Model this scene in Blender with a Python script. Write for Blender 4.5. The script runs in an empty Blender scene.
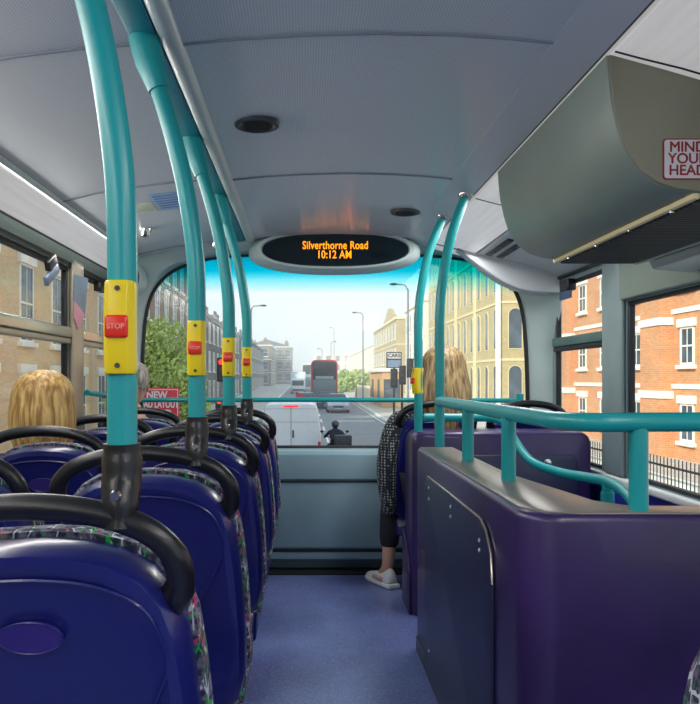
import bpy, bmesh, math, random
from mathutils import Vector, Matrix
random.seed(7)
PI = math.pi
SC = bpy.context.scene
COL = SC.collection

# ------------------------------------------------------------------ camera, world, sun, exposure
cam_d = bpy.data.cameras.new('camera'); cam = bpy.data.objects.new('camera', cam_d); COL.objects.link(cam)
cam.location = (0, 0, 1.09); cam.rotation_euler = (PI/2, 0, 0)
cam_d.sensor_fit = 'HORIZONTAL'; cam_d.sensor_width = 36; cam_d.lens = 36*760/700
cam_d.shift_x = 45/700; cam_d.shift_y = 26/700
cam_d.clip_start = 0.02; cam_d.clip_end = 2000
SC.camera = cam

w = bpy.data.worlds.new('sky'); SC.world = w; w.use_nodes = True
nt = w.node_tree; nt.nodes.clear()
wo = nt.nodes.new('ShaderNodeOutputWorld'); bg = nt.nodes.new('ShaderNodeBackground')
tc = nt.nodes.new('ShaderNodeTexCoord'); sx = nt.nodes.new('ShaderNodeSeparateXYZ'); cr = nt.nodes.new('ShaderNodeValToRGB')
nt.links.new(tc.outputs['Generated'], sx.inputs[0]); nt.links.new(sx.outputs['Z'], cr.inputs[0])
nt.links.new(cr.outputs[0], bg.inputs[0]); nt.links.new(bg.outputs[0], wo.inputs[0])
cr.color_ramp.elements[0].position = 0.0; cr.color_ramp.elements[0].color = (0.84, 0.865, 0.91, 1)
cr.color_ramp.elements[1].position = 0.8; cr.color_ramp.elements[1].color = (0.62, 0.76, 0.92, 1)
bg.inputs[1].default_value = 1.02

sun_d = bpy.data.lights.new('sun', 'SUN'); sun = bpy.data.objects.new('sun', sun_d); COL.objects.link(sun)
sun_d.energy = 4.2; sun_d.angle = 0.03; sun_d.color = (1.0, 0.90, 0.74)
el, az = math.radians(25), math.radians(45)
sdir = Vector((math.sin(az)*math.cos(el), math.cos(az)*math.cos(el), -math.sin(el)))
sun.rotation_euler = sdir.to_track_quat('-Z', 'Y').to_euler()

def area(name, loc, sx_, sy_, power, rot, col=(1, 0.97, 0.92)):
    d = bpy.data.lights.new(name, 'AREA'); d.shape = 'RECTANGLE'; d.size = sx_; d.size_y = sy_; d.energy = power; d.color = col
    o = bpy.data.objects.new(name, d); COL.objects.link(o); o.location = loc; o.rotation_euler = rot
    return o
# added fill lights below the coves to brighten the interior, left and right
area('cove_fill_left', (-0.985, 0.6, 1.695), 0.15, 6.4, 30, (0, math.radians(-50), 0))
area('cove_fill_right', (0.82, -0.5, 1.775), 0.2, 2.6, 20, (0, math.radians(14), 0))
area('cove_fill_right_front', (0.84, 3.5, 1.775), 0.2, 1.2, 11, (0, math.radians(14), 0))

vs = SC.view_settings
vs.view_transform = 'Standard'; vs.look = 'None'; vs.gamma = 1; vs.use_curve_mapping = False
vs.exposure = 0.35
SC.cycles.use_denoising = True
SC.cycles.max_bounces = 10; SC.cycles.diffuse_bounces = 5; SC.cycles.glossy_bounces = 4
SC.cycles.transparent_max_bounces = 16; SC.cycles.volume_bounces = 3
SC.cycles.sample_clamp_indirect = 6

# ------------------------------------------------------------------ materials
def lin(c):
    return tuple(((v/255)/12.92 if v/255 <= 0.04045 else ((v/255+0.055)/1.055)**2.4) for v in c)
def new_mat(name):
    m = bpy.data.materials.new(name); m.use_nodes = True
    return m, m.node_tree.nodes, m.node_tree.links, m.node_tree.nodes['Principled BSDF']
def noise_mix(n, l, c1, c2, scale, detail=3, lo=0.35, hi=0.65, stretch=(1, 1, 1)):
    t = n.new('ShaderNodeTexCoord'); mp = n.new('ShaderNodeMapping'); mp.inputs['Scale'].default_value = stretch
    no = n.new('ShaderNodeTexNoise'); no.inputs['Scale'].default_value = scale; no.inputs['Detail'].default_value = detail
    r = n.new('ShaderNodeValToRGB')
    r.color_ramp.elements[0].position = lo; r.color_ramp.elements[0].color = (*c1, 1)
    r.color_ramp.elements[1].position = hi; r.color_ramp.elements[1].color = (*c2, 1)
    l.new(t.outputs['Object'], mp.inputs[0]); l.new(mp.outputs[0], no.inputs['Vector']); l.new(no.outputs['Fac'], r.inputs[0])
    return r, no, mp
def M(name, rgb, rough=0.5, metal=0.0, var=0.12, scale=6, bump=0.0, bscale=200, coat=0.0, stretch=(1, 1, 1), spec=0.5):
    m, n, l, b = new_mat(name)
    c = lin(rgb)
    r, no, mp = noise_mix(n, l, tuple(v*(1-var) for v in c), tuple(min(1, v*(1+var)) for v in c), scale, stretch=stretch)
    l.new(r.outputs[0], b.inputs['Base Color'])
    b.inputs['Roughness'].default_value = rough; b.inputs['Metallic'].default_value = metal
    b.inputs['Coat Weight'].default_value = coat; b.inputs['Specular IOR Level'].default_value = spec
    if bump:
        n2 = n.new('ShaderNodeTexNoise'); n2.inputs['Scale'].default_value = bscale
        bp = n.new('ShaderNodeBump'); bp.inputs['Strength'].default_value = bump; bp.inputs['Distance'].default_value = 0.002
        l.new(mp.outputs[0], n2.inputs['Vector']); l.new(n2.outputs['Fac'], bp.inputs['Height']); l.new(bp.outputs[0], b.inputs['Normal'])
    return m
def emis(name, rgb, s):
    m, n, l, b = new_mat(name)
    b.inputs['Base Color'].default_value = (*lin(rgb), 1)
    b.inputs['Emission Color'].default_value = (*lin(rgb), 1); b.inputs['Emission Strength'].default_value = s
    return m

TEAL = M('teal_paint', (16, 150, 154), 0.36, var=0.05, coat=0.05)
TEALD = M('teal_channel', (20, 128, 145), 0.4, var=0.08)
BLACKP = M('black_rubber', (15, 16, 21), 0.34, var=0.1, bump=0.15, bscale=300)
SHELL = M('blue_seat_shell', (22, 27, 98), 0.28, var=0.1, scale=3, bump=0.08, bscale=500, coat=0.15)
EMBL = M('violet_emblem', (44, 32, 108), 0.35)
PURPLE = M('purple_panel', (46, 30, 80), 0.36, var=0.35, scale=3, bump=0.1, bscale=450, coat=0.15)
NAVY = M('navy_panel', (36, 42, 74), 0.4, var=0.1, scale=3, bump=0.1, bscale=450)
BLUEW = M('blue_wall_lining', (34, 44, 150), 0.45)
CEIL_L = M('ceiling_side_panel', (200, 206, 212), 0.35, var=0.04, scale=2)
SILVER = M('glowing_silver_cover', (205, 205, 212), 0.3, metal=0.3, var=0.10, scale=3, stretch=(14, 0.6, 14))
SILVER.node_tree.nodes['Principled BSDF'].inputs['Emission Color'].default_value = (1, 0.96, 0.93, 1)   # added glow stands in for the silver's bright reflections
SILVER.node_tree.nodes['Principled BSDF'].inputs['Emission Strength'].default_value = 0.26
RAILW = M('white_ceiling_rail', (178, 190, 190), 0.3, var=0.03)
FRONTG = M('front_moulding', (172, 190, 192), 0.4, var=0.04, scale=3)
DASH = M('front_dash', (135, 165, 178), 0.42, var=0.05, scale=4, bump=0.1, bscale=300)
BEIGE = M('beige_moulding', (128, 128, 108), 0.5, var=0.04, scale=5, bump=0.1, bscale=400)
SAGE = M('sage_moulding', (126, 140, 132), 0.4, var=0.04, scale=5, bump=0.08, bscale=400)
PILLAR = M('window_pillar', (120, 138, 142), 0.4, var=0.05)
PILLARL = M('aluminium_window_pillar', (168, 160, 142), 0.35, metal=0.35, var=0.06)
ALU = M('aluminium', (190, 186, 176), 0.25, metal=0.85, var=0.06, stretch=(1, 0.3, 8))
SEAL = M('dark_seal', (20, 24, 30), 0.5)
GREENBAR = M('green_grey_window_bar', (70, 100, 100), 0.4)
CHROME = M('chrome', (200, 200, 200), 0.15, metal=1.0, var=0.02)
YEL = M('yellow_plastic', (226, 200, 10), 0.35, var=0.04)
RED = M('red_plastic', (215, 40, 25), 0.35, var=0.05)
PINKT = M('pale_lettering', (240, 150, 130), 0.5)
GRILLE = M('grille_black', (22, 24, 26), 0.7, var=0.3, scale=60)
WHITE = M('white_paint', (228, 230, 230), 0.5, var=0.04)
SIGNW = M('sign_white', (205, 206, 208), 0.5, var=0.02)
SIGNR = M('sign_red', (150, 26, 36), 0.5, var=0.05)
SCREEN = M('dark_display_glass', (10, 26, 34), 0.12, var=0.1)
LED = emis('orange_led', (255, 150, 10), 1.1)
DOWNL = emis('downlight_glow', (255, 255, 255), 2.0)
SKIN = M('skin', (205, 160, 138), 0.55, var=0.05, scale=20)
SCREW = CHROME

def ceiling_mat():
    m, n, l, b = new_mat('perforated_ceiling')
    t = n.new('ShaderNodeTexCoord'); v = n.new('ShaderNodeTexVoronoi'); v.inputs['Scale'].default_value = 150; v.inputs['Randomness'].default_value = 0.0
    mp = n.new('ShaderNodeMapping'); mp.inputs['Scale'].default_value = (1, 1, 0)
    r = n.new('ShaderNodeValToRGB')
    r.color_ramp.elements[0].position = 0.16; r.color_ramp.elements[0].color = (*lin((158, 166, 174)), 1)
    r.color_ramp.elements[1].position = 0.30; r.color_ramp.elements[1].color = (*lin((205, 210, 216)), 1)
    l.new(t.outputs['Object'], mp.inputs[0]); l.new(mp.outputs[0], v.inputs['Vector']); l.new(v.outputs['Distance'], r.inputs[0])
    l.new(r.outputs[0], b.inputs['Base Color']); b.inputs['Roughness'].default_value = 0.27; b.inputs['Specular IOR Level'].default_value = 0.8
    return m
CEIL = ceiling_mat()
def floor_mat():
    m, n, l, b = new_mat('speckled_vinyl')
    r, no, mp = noise_mix(n, l, lin((84, 94, 156)), lin((108, 126, 184)), 3, lo=0.3, hi=0.7)
    v = n.new('ShaderNodeTexVoronoi'); v.inputs['Scale'].default_value = 230
    l.new(mp.outputs[0], v.inputs['Vector'])
    gt = n.new('ShaderNodeMath'); gt.operation = 'LESS_THAN'; gt.inputs[1].default_value = 0.24
    l.new(v.outputs['Distance'], gt.inputs[0])
    mx = n.new('ShaderNodeMixRGB'); mx.inputs['Color2'].default_value = (*lin((205, 208, 238)), 1)
    l.new(gt.outputs[0], mx.inputs['Fac']); l.new(r.outputs[0], mx.inputs['Color1']); l.new(mx.outputs[0], b.inputs['Base Color'])
    b.inputs['Roughness'].default_value = 0.33; b.inputs['Specular IOR Level'].default_value = 0.6
    return m
FLOOR = floor_mat()
def fabric_mat():
    m, n, l, b = new_mat('moquette_fabric')
    r, no, mp = noise_mix(n, l, lin((40, 44, 66)), lin((120, 122, 138)), 90, lo=0.42, hi=0.62)
    base = r.outputs[0]
    for col, sc_, th in (((30, 170, 70), 26, 0.035), ((190, 50, 105), 19, 0.022), ((190, 196, 205), 38, 0.06)):
        v = n.new('ShaderNodeTexVoronoi'); v.feature = 'DISTANCE_TO_EDGE'; v.inputs['Scale'].default_value = sc_
        mpp = n.new('ShaderNodeMapping'); mpp.inputs['Location'].default_value = (sc_, 3, 1); mpp.inputs['Scale'].default_value = (1.6, 1.6, 0.6)
        l.new(mp.outputs[0], mpp.inputs[0]); l.new(mpp.outputs[0], v.inputs['Vector'])
        a = n.new('ShaderNodeMath'); a.operation = 'LESS_THAN'; a.inputs[1].default_value = th; l.new(v.outputs['Distance'], a.inputs[0])
        n2 = n.new('ShaderNodeTexNoise'); n2.inputs['Scale'].default_value = sc_*0.9; l.new(mpp.outputs[0], n2.inputs['Vector'])
        g = n.new('ShaderNodeMath'); g.operation = 'GREATER_THAN'; g.inputs[1].default_value = 0.53; l.new(n2.outputs['Fac'], g.inputs[0])
        mu = n.new('ShaderNodeMath'); mu.operation = 'MULTIPLY'; l.new(a.outputs[0], mu.inputs[0]); l.new(g.outputs[0], mu.inputs[1])
        mx = n.new('ShaderNodeMixRGB'); mx.inputs['Color2'].default_value = (*lin(col), 1)
        l.new(mu.outputs[0], mx.inputs['Fac']); l.new(base, mx.inputs['Color1']); base = mx.outputs[0]
    l.new(base, b.inputs['Base Color']); b.inputs['Roughness'].default_value = 0.9
    return m
FABRIC = fabric_mat()
def glass_mat(name, tint=(0.93, 0.97, 0.97), band=False, refl=0.08):
    m = bpy.data.materials.new(name); m.use_nodes = True; n = m.node_tree.nodes; l = m.node_tree.links; n.clear()
    o = n.new('ShaderNodeOutputMaterial'); mx = n.new('ShaderNodeMixShader'); tr = n.new('ShaderNodeBsdfTransparent'); gl = n.new('ShaderNodeBsdfGlossy')
    gl.inputs['Roughness'].default_value = 0.03
    lw = n.new('ShaderNodeLayerWeight'); lw.inputs['Blend'].default_value = 0.5
    pw_ = n.new('ShaderNodeMath'); pw_.operation = 'POWER'; pw_.inputs[1].default_value = 5.0; l.new(lw.outputs['Facing'], pw_.inputs[0])
    fr = n.new('ShaderNodeMath'); fr.operation = 'MULTIPLY_ADD'; fr.inputs[1].default_value = 0.5; fr.inputs[2].default_value = 0.008; l.new(pw_.outputs[0], fr.inputs[0])
    l.new(fr.outputs[0], mx.inputs[0]); l.new(tr.outputs[0], mx.inputs[1]); l.new(gl.outputs[0], mx.inputs[2]); l.new(mx.outputs[0], o.inputs[0])
    tr.inputs[0].default_value = (*tint, 1)
    if band:
        t = n.new('ShaderNodeTexCoord'); s = n.new('ShaderNodeSeparateXYZ'); r = n.new('ShaderNodeValToRGB'); mr = n.new('ShaderNodeMapRange')
        l.new(t.outputs['Object'], s.inputs[0]); l.new(s.outputs['Z'], mr.inputs[0])
        mr.inputs[1].default_value = 1.58; mr.inputs[2].default_value = 1.80
        r.color_ramp.elements[0].position = 0.0; r.color_ramp.elements[0].color = (*tint, 1)
        r.color_ramp.elements[1].position = 1.0; r.color_ramp.elements[1].color = (0.0, 0.55, 0.66, 1)
        e = r.color_ramp.elements.new(0.35); e.color = (0.48, 0.90, 0.94, 1)
        e = r.color_ramp.elements.new(0.6); e.color = (0.01, 0.70, 0.82, 1)
        l.new(mr.outputs[0], r.inputs[0]); l.new(r.outputs[0], tr.inputs[0])
    return m
GLASS = glass_mat('clear_glass')
WSGLASS = glass_mat('windscreen_glass', band=True)

def brick_mat(name, c1, c2, mortar, scale=1.0):
    m, n, l, b = new_mat(name)
    t = n.new('ShaderNodeTexCoord'); s = n.new('ShaderNodeSeparateXYZ'); ad = n.new('ShaderNodeMath'); cb = n.new('ShaderNodeCombineXYZ')
    l.new(t.outputs['Object'], s.inputs[0]); l.new(s.outputs['X'], ad.inputs[0]); l.new(s.outputs['Y'], ad.inputs[1])
    l.new(ad.outputs[0], cb.inputs['X']); l.new(s.outputs['Z'], cb.inputs['Y'])
    br = n.new('ShaderNodeTexBrick'); br.inputs['Color1'].default_value = (*lin(c1), 1); br.inputs['Color2'].default_value = (*lin(c2), 1)
    br.inputs['Mortar'].default_value = (*lin(mortar), 1); br.inputs['Scale'].default_value = scale
    br.inputs['Brick Width'].default_value = 0.23; br.inputs['Row Height'].default_value = 0.08; br.inputs['Mortar Size'].default_value = 0.008
    l.new(cb.outputs[0], br.inputs['Vector'])
    no = n.new('ShaderNodeTexNoise'); no.inputs['Scale'].default_value = 0.7; no.inputs['Detail'].default_value = 6
    l.new(t.outputs['Object'], no.inputs['Vector'])
    mr = n.new('ShaderNodeMapRange'); mr.inputs[3].default_value = 0.8; mr.inputs[4].default_value = 1.15; l.new(no.outputs['Fac'], mr.inputs[0])
    mu = n.new('ShaderNodeMixRGB'); mu.blend_type = 'MULTIPLY'; mu.inputs['Fac'].default_value = 1
    l.new(br.outputs['Color'], mu.inputs['Color1']); l.new(mr.outputs[0], mu.inputs['Color2']); l.new(mu.outputs[0], b.inputs['Base Color'])
    b.inputs['Roughness'].default_value = 0.9
    return m
B_YEL = brick_mat('yellow_stock_brick', (205, 188, 138), (188, 168, 118), (170, 160, 130))
B_ORA = brick_mat('orange_brick', (216, 156, 112), (204, 136, 92), (205, 175, 145))
B_TAN = brick_mat('tan_brick', (224, 196, 156), (212, 180, 138), (200, 182, 155))
B_GREY = brick_mat('grey_brown_brick', (150, 132, 112), (132, 116, 98), (140, 130, 115))
B_OCH = brick_mat('ochre_brick', (196, 176, 120), (176, 150, 98), (160, 145, 110))
B_DARK = brick_mat('dark_grey_brick', (112, 112, 118), (96, 98, 106), (110, 110, 112))  # dark grey brick tone
B_BRO = brick_mat('brown_brick', (150, 124, 100), (130, 108, 90), (130, 120, 110))
STUCCO = M('white_stucco', (235, 230, 215), 0.8, var=0.05, scale=2)
STONE = M('pale_stone', (240, 238, 230), 0.7, var=0.05, scale=4)
CREAM = M('cream_stone', (226, 212, 168), 0.8, var=0.05, scale=4)
SLATE = M('slate', (85, 92, 105), 0.7)
PANE = M('house_window_pane', (70, 88, 105), 0.08, var=0.3, scale=1)
TARMAC = M('tarmac', (136, 140, 146), 0.85, var=0.08, scale=1.5, bump=0.2, bscale=60)
PAVE = M('paving', (196, 192, 184), 0.85, var=0.08, scale=3)
MARK = M('road_paint', (232, 232, 228), 0.7)
IRON = M('dark_iron', (36, 38, 44), 0.5)
GALV = M('grey_galvanised_steel', (140, 148, 156), 0.5, metal=0.3)
BARK = M('bark', (90, 72, 55), 0.9)
LEAF = M('leaf_green', (186, 206, 124), 0.6, var=0.35, scale=2)
VANW = M('van_white', (232, 238, 244), 0.3, var=0.02, coat=0.4)
BUSRED = M('bus_red', (205, 28, 34), 0.3, var=0.04, coat=0.4)
CARGLASS = M('car_glass', (40, 52, 66), 0.08, var=0.1)
CARSIL = M('car_silver', (170, 182, 196), 0.3, metal=0.4, var=0.03, coat=0.4)
CARBLU = M('car_blue_grey', (70, 88, 112), 0.3, metal=0.3, var=0.03, coat=0.4)
TYRE = M('tyre', (22, 22, 24), 0.8)
LAMPW = M('headlamp_clear', (225, 230, 235), 0.15)
TAILR = emis('brake_light_red', (255, 40, 40), 1.2)
SIGRED = emis('traffic_red_light', (255, 40, 30), 3.0)
DGREY = M('dark_grey_plastic', (48, 52, 60), 0.5)
ROADSIGN = M('road_sign_red', (205, 40, 55), 0.5, var=0.03)

def hair_mat(name, dark, light, scale=48):
    m, n, l, b = new_mat(name)
    r, no, mp = noise_mix(n, l, lin(dark), lin(light), scale, detail=4, lo=0.38, hi=0.64, stretch=(1.5, 1.5, 0.12))
    l.new(r.outputs[0], b.inputs['Base Color']); b.inputs['Roughness'].default_value = 0.42
    w_ = n.new('ShaderNodeTexNoise'); w_.inputs['Scale'].default_value = 110; l.new(mp.outputs[0], w_.inputs['Vector'])
    bp = n.new('ShaderNodeBump'); bp.inputs['Strength'].default_value = 0.8; bp.inputs['Distance'].default_value = 0.004
    l.new(w_.outputs['Fac'], bp.inputs['Height']); l.new(bp.outputs[0], b.inputs['Normal'])
    return m
HAIR_BL = hair_mat('golden_blonde_hair', (150, 108, 52), (226, 188, 118))
HAIR_BR = hair_mat('light_brown_hair', (104, 82, 54), (186, 158, 112))
HAIR_GR = hair_mat('grey_hair', (110, 106, 100), (190, 186, 178), 50)
def knit_mat():
    m, n, l, b = new_mat('speckled_knit')
    t = n.new('ShaderNodeTexCoord'); v = n.new('ShaderNodeTexVoronoi'); v.inputs['Scale'].default_value = 70; v.inputs['Randomness'].default_value = 0.25
    r = n.new('ShaderNodeValToRGB')
    r.color_ramp.elements[0].position = 0.30; r.color_ramp.elements[0].color = (*lin((150, 160, 160)), 1)
    r.color_ramp.elements[1].position = 0.42; r.color_ramp.elements[1].color = (*lin((34, 38, 46)), 1)
    l.new(t.outputs['Object'], v.inputs['Vector']); l.new(v.outputs['Distance'], r.inputs[0]); l.new(r.outputs[0], b.inputs['Base Color'])
    b.inputs['Roughness'].default_value = 0.95
    return m
KNIT = knit_mat()
JACKET = M('navy_jacket_cloth', (34, 38, 58), 0.85)
JEANS = M('pale_denim', (130, 155, 168), 0.85, var=0.2, scale=40)
DTROU = M('dark_trouser_cloth', (30, 32, 42), 0.85)
SHOEW = M('white_shoe_leather', (226, 228, 228), 0.5, var=0.04)
SHOEP = M('pink_shoe_patch', (214, 176, 168), 0.6)
SOLE = M('white_rubber_sole', (236, 238, 238), 0.6)

# ------------------------------------------------------------------ geometry helpers
def link(o, parent=None):
    COL.objects.link(o)
    if parent: o.parent = parent
    return o
class G:
    def __init__(s): s.bm = bmesh.new()
    def poly(s, verts, faces):
        vs_ = [s.bm.verts.new(v) for v in verts]
        for f in faces:
            try: s.bm.faces.new([vs_[i] for i in f])
            except ValueError: pass
        return s
    def box(s, x0, x1, y0, y1, z0, z1):
        return s.poly([(x, y, z) for x in (x0, x1) for y in (y0, y1) for z in (z0, z1)],
                      [(0, 1, 3, 2), (4, 6, 7, 5), (0, 4, 5, 1), (2, 3, 7, 6), (0, 2, 6, 4), (1, 5, 7, 3)])
    def prism(s, pts, a, b, axis='Y'):
        def P(u, v, t):
            return (u, t, v) if axis == 'Y' else ((t, u, v) if axis == 'X' else (u, v, t))
        n = len(pts)
        vs_ = [P(u, v, a) for u, v in pts]+[P(u, v, b) for u, v in pts]
        return s.poly(vs_, [tuple(range(n))[::-1], tuple(range(n, 2*n))]+[(i, (i+1) % n, n+(i+1) % n, n+i) for i in range(n)])
    def sheet(s, pts, a, b, th, axis='Y'):
        """thin curved sheet through profile pts (u,v), thickness th towards +v"""
        return s.prism(list(pts)+[(u, v+th) for u, v in reversed(pts)], a, b, axis)
    def tube(s, pts, r, seg=14, cap=True, smooth=0, rend=None):
        P = [Vector(p) for p in pts]
        if smooth: P = catmull(P, smooth)
        N = len(P)
        R = r if isinstance(r, (list, tuple)) else [r]*N
        if len(R) != N: R = [R[min(len(R)-1, int(i*len(R)/N))] for i in range(N)]
        t0 = (P[1]-P[0]).normalized()
        up = Vector((0, 0, 1)) if abs(t0.z) < 0.9 else Vector((1, 0, 0))
        nrm = t0.cross(up).normalized()
        rings = []
        prev = t0
        for i in range(N):
            t = (P[min(i+1, N-1)]-P[max(i-1, 0)]).normalized()
            q = prev.rotation_difference(t); nrm = q @ nrm; prev = t
            bn = t.cross(nrm)
            rings.append([s.bm.verts.new(P[i]+(nrm*math.cos(2*PI*k/seg)+bn*math.sin(2*PI*k/seg))*R[i]) for k in range(seg)])
        for i in range(N-1):
            for k in range(seg):
                s.bm.faces.new([rings[i][k], rings[i][(k+1) % seg], rings[i+1][(k+1) % seg], rings[i+1][k]])
        if cap:
            s.bm.faces.new(rings[0][::-1]); s.bm.faces.new(rings[-1])
        return s
    def lathe(s, prof, c, seg=24, axis='Z', sxy=(1, 1)):
        rings = []
        for r, z in prof:
            ring = []
            for k in range(seg):
                a = 2*PI*k/seg; u, v = r*math.cos(a)*sxy[0], r*math.sin(a)*sxy[1]
                p = (u, v, z) if axis == 'Z' else ((u, z, v) if axis == 'Y' else (z, u, v))
                ring.append(s.bm.verts.new((c[0]+p[0], c[1]+p[1], c[2]+p[2])))
            rings.append(ring)
        for i in range(len(rings)-1):
            for k in range(seg):
                s.bm.faces.new([rings[i][k], rings[i][(k+1) % seg], rings[i+1][(k+1) % seg], rings[i+1][k]])
        s.bm.faces.new(rings[0][::-1]); s.bm.faces.new(rings[-1])
        return s
    def blob(s, c, r, seg=16):
        m = bmesh.ops.create_uvsphere(s.bm, u_segments=seg, v_segments=seg//2+2, radius=1)
        for v in m['verts']: v.co = Vector((v.co.x*r[0]+c[0], v.co.y*r[1]+c[1], v.co.z*r[2]+c[2]))
        return s
    def build(s, name, mat, parent=None, bevel=0, bseg=2, smooth=True, angle=35, subsurf=0):
        bmesh.ops.recalc_face_normals(s.bm, faces=s.bm.faces)
        me = bpy.data.meshes.new(name); s.bm.to_mesh(me); s.bm.free()
        me.materials.append(mat)
        o = link(bpy.data.objects.new(name, me), parent)
        if smooth:
            for p in me.polygons: p.use_smooth = True
        if bevel:
            b = o.modifiers.new('bevel', 'BEVEL'); b.width = bevel; b.segments = bseg; b.limit_method = 'ANGLE'; b.angle_limit = math.radians(30); b.harden_normals = False
        if subsurf:
            b = o.modifiers.new('sub', 'SUBSURF'); b.levels = b.render_levels = subsurf
        if smooth and not subsurf:
            me.set_sharp_from_angle(angle=math.radians(angle)) if not bevel else None
        return o
def catmull(P, k):
    out = []
    n = len(P)
    for i in range(n-1):
        p0 = P[max(i-1, 0)]; p1 = P[i]; p2 = P[i+1]; p3 = P[min(i+2, n-1)]
        for j in range(k):
            t = j/k
            out.append(0.5*((2*p1)+(-p0+p2)*t+(2*p0-5*p1+4*p2-p3)*t*t+(-p0+3*p1-3*p2+p3)*t**3))
    out.append(P[-1]); return out
def thing(name, label, cat, loc=(0, 0, 0), rz=0, group=None):
    o = bpy.data.objects.new(name, None); link(o); o.location = loc; o.rotation_euler = (0, 0, rz); o.empty_display_size = 0.1
    return tag(o, label, cat, group)
def tag(o, label, cat, group=None, kind=None):
    o['label'] = label; o['category'] = cat
    if group: o['group'] = group
    if kind: o['kind'] = kind
    return o
def struct(o):
    o['kind'] = 'structure'; return o
def kids(o): return [c for c in bpy.data.objects if c.parent == o]
def dup(root, loc, label, rz=None, group=None, parent=None):
    r = root.copy(); COL.objects.link(r); r.location = loc
    if rz is not None: r.rotation_euler = (0, 0, rz)
    if label: r['label'] = label
    if group: r['group'] = group
    for c in kids(root):
        d = c.copy(); COL.objects.link(d); d.parent = r
        for g in kids(c):
            e = g.copy(); COL.objects.link(e); e.parent = d
    return r
def text(s, name, size, mat, loc, rot, parent=None, ext=0.0005, off=0.0, align='CENTER', space=1.0, sx_=1.0, bold=0):
    c = bpy.data.curves.new(name, 'FONT'); c.body = s; c.size = size; c.extrude = ext; c.offset = off; c.align_x = align; c.space_character = space
    c.align_y = 'CENTER'
    o = bpy.data.objects.new('tmp', c); COL.objects.link(o)
    bpy.context.view_layer.update()
    me = bpy.data.meshes.new_from_object(o.evaluated_get(bpy.context.evaluated_depsgraph_get()))
    bpy.data.objects.remove(o)
    if bold:
        bm = bmesh.new()
        for dx_, dy_ in ((-bold, 0), (bold, 0), (0, bold), (0, -bold)):
            m_ = me.copy(); m_.transform(Matrix.Translation((dx_, dy_, dx_*0.05))); bm.from_mesh(m_); bpy.data.meshes.remove(m_)
        bm.to_mesh(me); bm.free()
    me.materials.clear(); me.materials.append(mat); me.name = name
    t = link(bpy.data.objects.new(name, me), parent); t.location = loc; t.rotation_euler = rot; t.scale = (sx_, 1, 1)
    return t
FACE = (PI/2, 0, 0)      # text facing -Y (towards the rear of the bus)

XL, XR, XC, YF, YB = -1.07, 1.39, 0.17, 4.37, -2.6

# ------------------------------------------------------------------ bus shell
struct(G().box(XL-0.1, XR+0.1, YB, YF+0.02, -0.06, 0.0).build('floor', FLOOR, smooth=False))
# dark strip across the floor at the very front
struct(G().box(XL, XR, 4.20, 4.33, 0.0, 0.012).build('trim_1', GRILLE, bevel=0.003))

def side_wall(name, x, sgn, wins, mat_low, mat_pil, ztop):
    """wall of pillars around openings. wins: (y0,y1,z0,z1). sgn -1 left, +1 right"""
    a, b = (x-0.035, x) if sgn < 0 else (x, x+0.035)
    g = G()
    zlo = min(w_[2] for w_ in wins)
    g.box(a, b, YB, 4.36, -0.1, zlo)
    ys = sorted(wins)
    prev = YB
    for (y0, y1, z0, z1) in ys:
        g.box(a, b, prev, y0, zlo, ztop)
        g.box(a, b, y0, y1, z1, ztop)
        prev = y1
    g.box(a, b, prev, 4.36, zlo, ztop)
    return struct(g.build(name, mat_pil, smooth=False))
LW = [(-2.2, -0.5, 0.68, 1.59), (-0.34, 1.62, 0.68, 1.59), (1.78, 3.44, 0.68, 1.59), (3.62, 4.22, 0.68, 1.59)]
RW = [(-2.2, 0.9, 0.66, 1.42), (1.08, 3.28, 0.66, 1.42), (3.52, 4.22, 0.66, 1.60)]
side_wall('wall_left', XL, -1, LW, NAVY, PILLARL, 1.9)
side_wall('wall_right', XR, 1, RW, NAVY, PILLAR, 1.9)
struct(G().box(XL-0.07, XR+0.07, YB-0.08, YB, -0.06, 1.9).build('wall_back', FRONTG, smooth=False))
# blue linings below the side windows
struct(G().box(XL, XL+0.012, YB, 4.3, 0, 0.66).build('trim_2', BLUEW, bevel=0.003))
struct(G().box(XR-0.012, XR, YB, 4.3, 0, 0.62).build('trim_3', BLUEW, bevel=0.003))
struct(G().box(XR-0.03, XR+0.02, YB, 4.25, 0.625, 0.655).build('trim_4', WHITE, bevel=0.006))
struct(G().box(XL-0.02, XL+0.025, YB, 4.25, 0.65, 0.675).build('trim_5', PILLARL, bevel=0.006))
# inside edge profiles of the pillars (rounded covers)
n = 1
def window(i, x, sgn, y0, y1, z0, z1, transom=None, tmat=ALU, slide=False):
    r = bpy.data.objects.new('window_%d' % i, None); link(r); struct(r)
    xo = x-0.018 if sgn < 0 else x+0.018
    fx0, fx1 = (x-0.03, x-0.004) if sgn < 0 else (x+0.004, x+0.03)
    g = G(); f = 0.016
    g.box(fx0, fx1, y0, y1, z0, z0+f); g.box(fx0, fx1, y0, y1, z1-f, z1)
    g.box(fx0, fx1, y0, y0+f, z0+f, z1-f); g.box(fx0, fx1, y1-f, y1, z0+f, z1-f)
    g.build('window_frame', SEAL, r, bevel=0.004)
    G().box(xo-0.003, xo+0.003, y0+f, y1-f, z0+f, z1-f).build('pane', GLASS, r, smooth=False)
    if transom:
        tx0, tx1 = (x-0.03, x+0.018) if sgn < 0 else (x-0.018, x+0.03)
        G().box(tx0, tx1, y0, y1, transom-0.024, transom+0.024).build('transom', tmat, r, bevel=0.006)
        G().box(tx0+0.006, tx1-0.006, y0, y1, transom-0.05, transom-0.026).build('lower_bar', SEAL if tmat is GREENBAR else PILLARL, r, bevel=0.004)
    return r
for i, (a, b, c, d) in enumerate(LW): window(i+1, XL, -1, a, b, c, d, 1.295)
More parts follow.
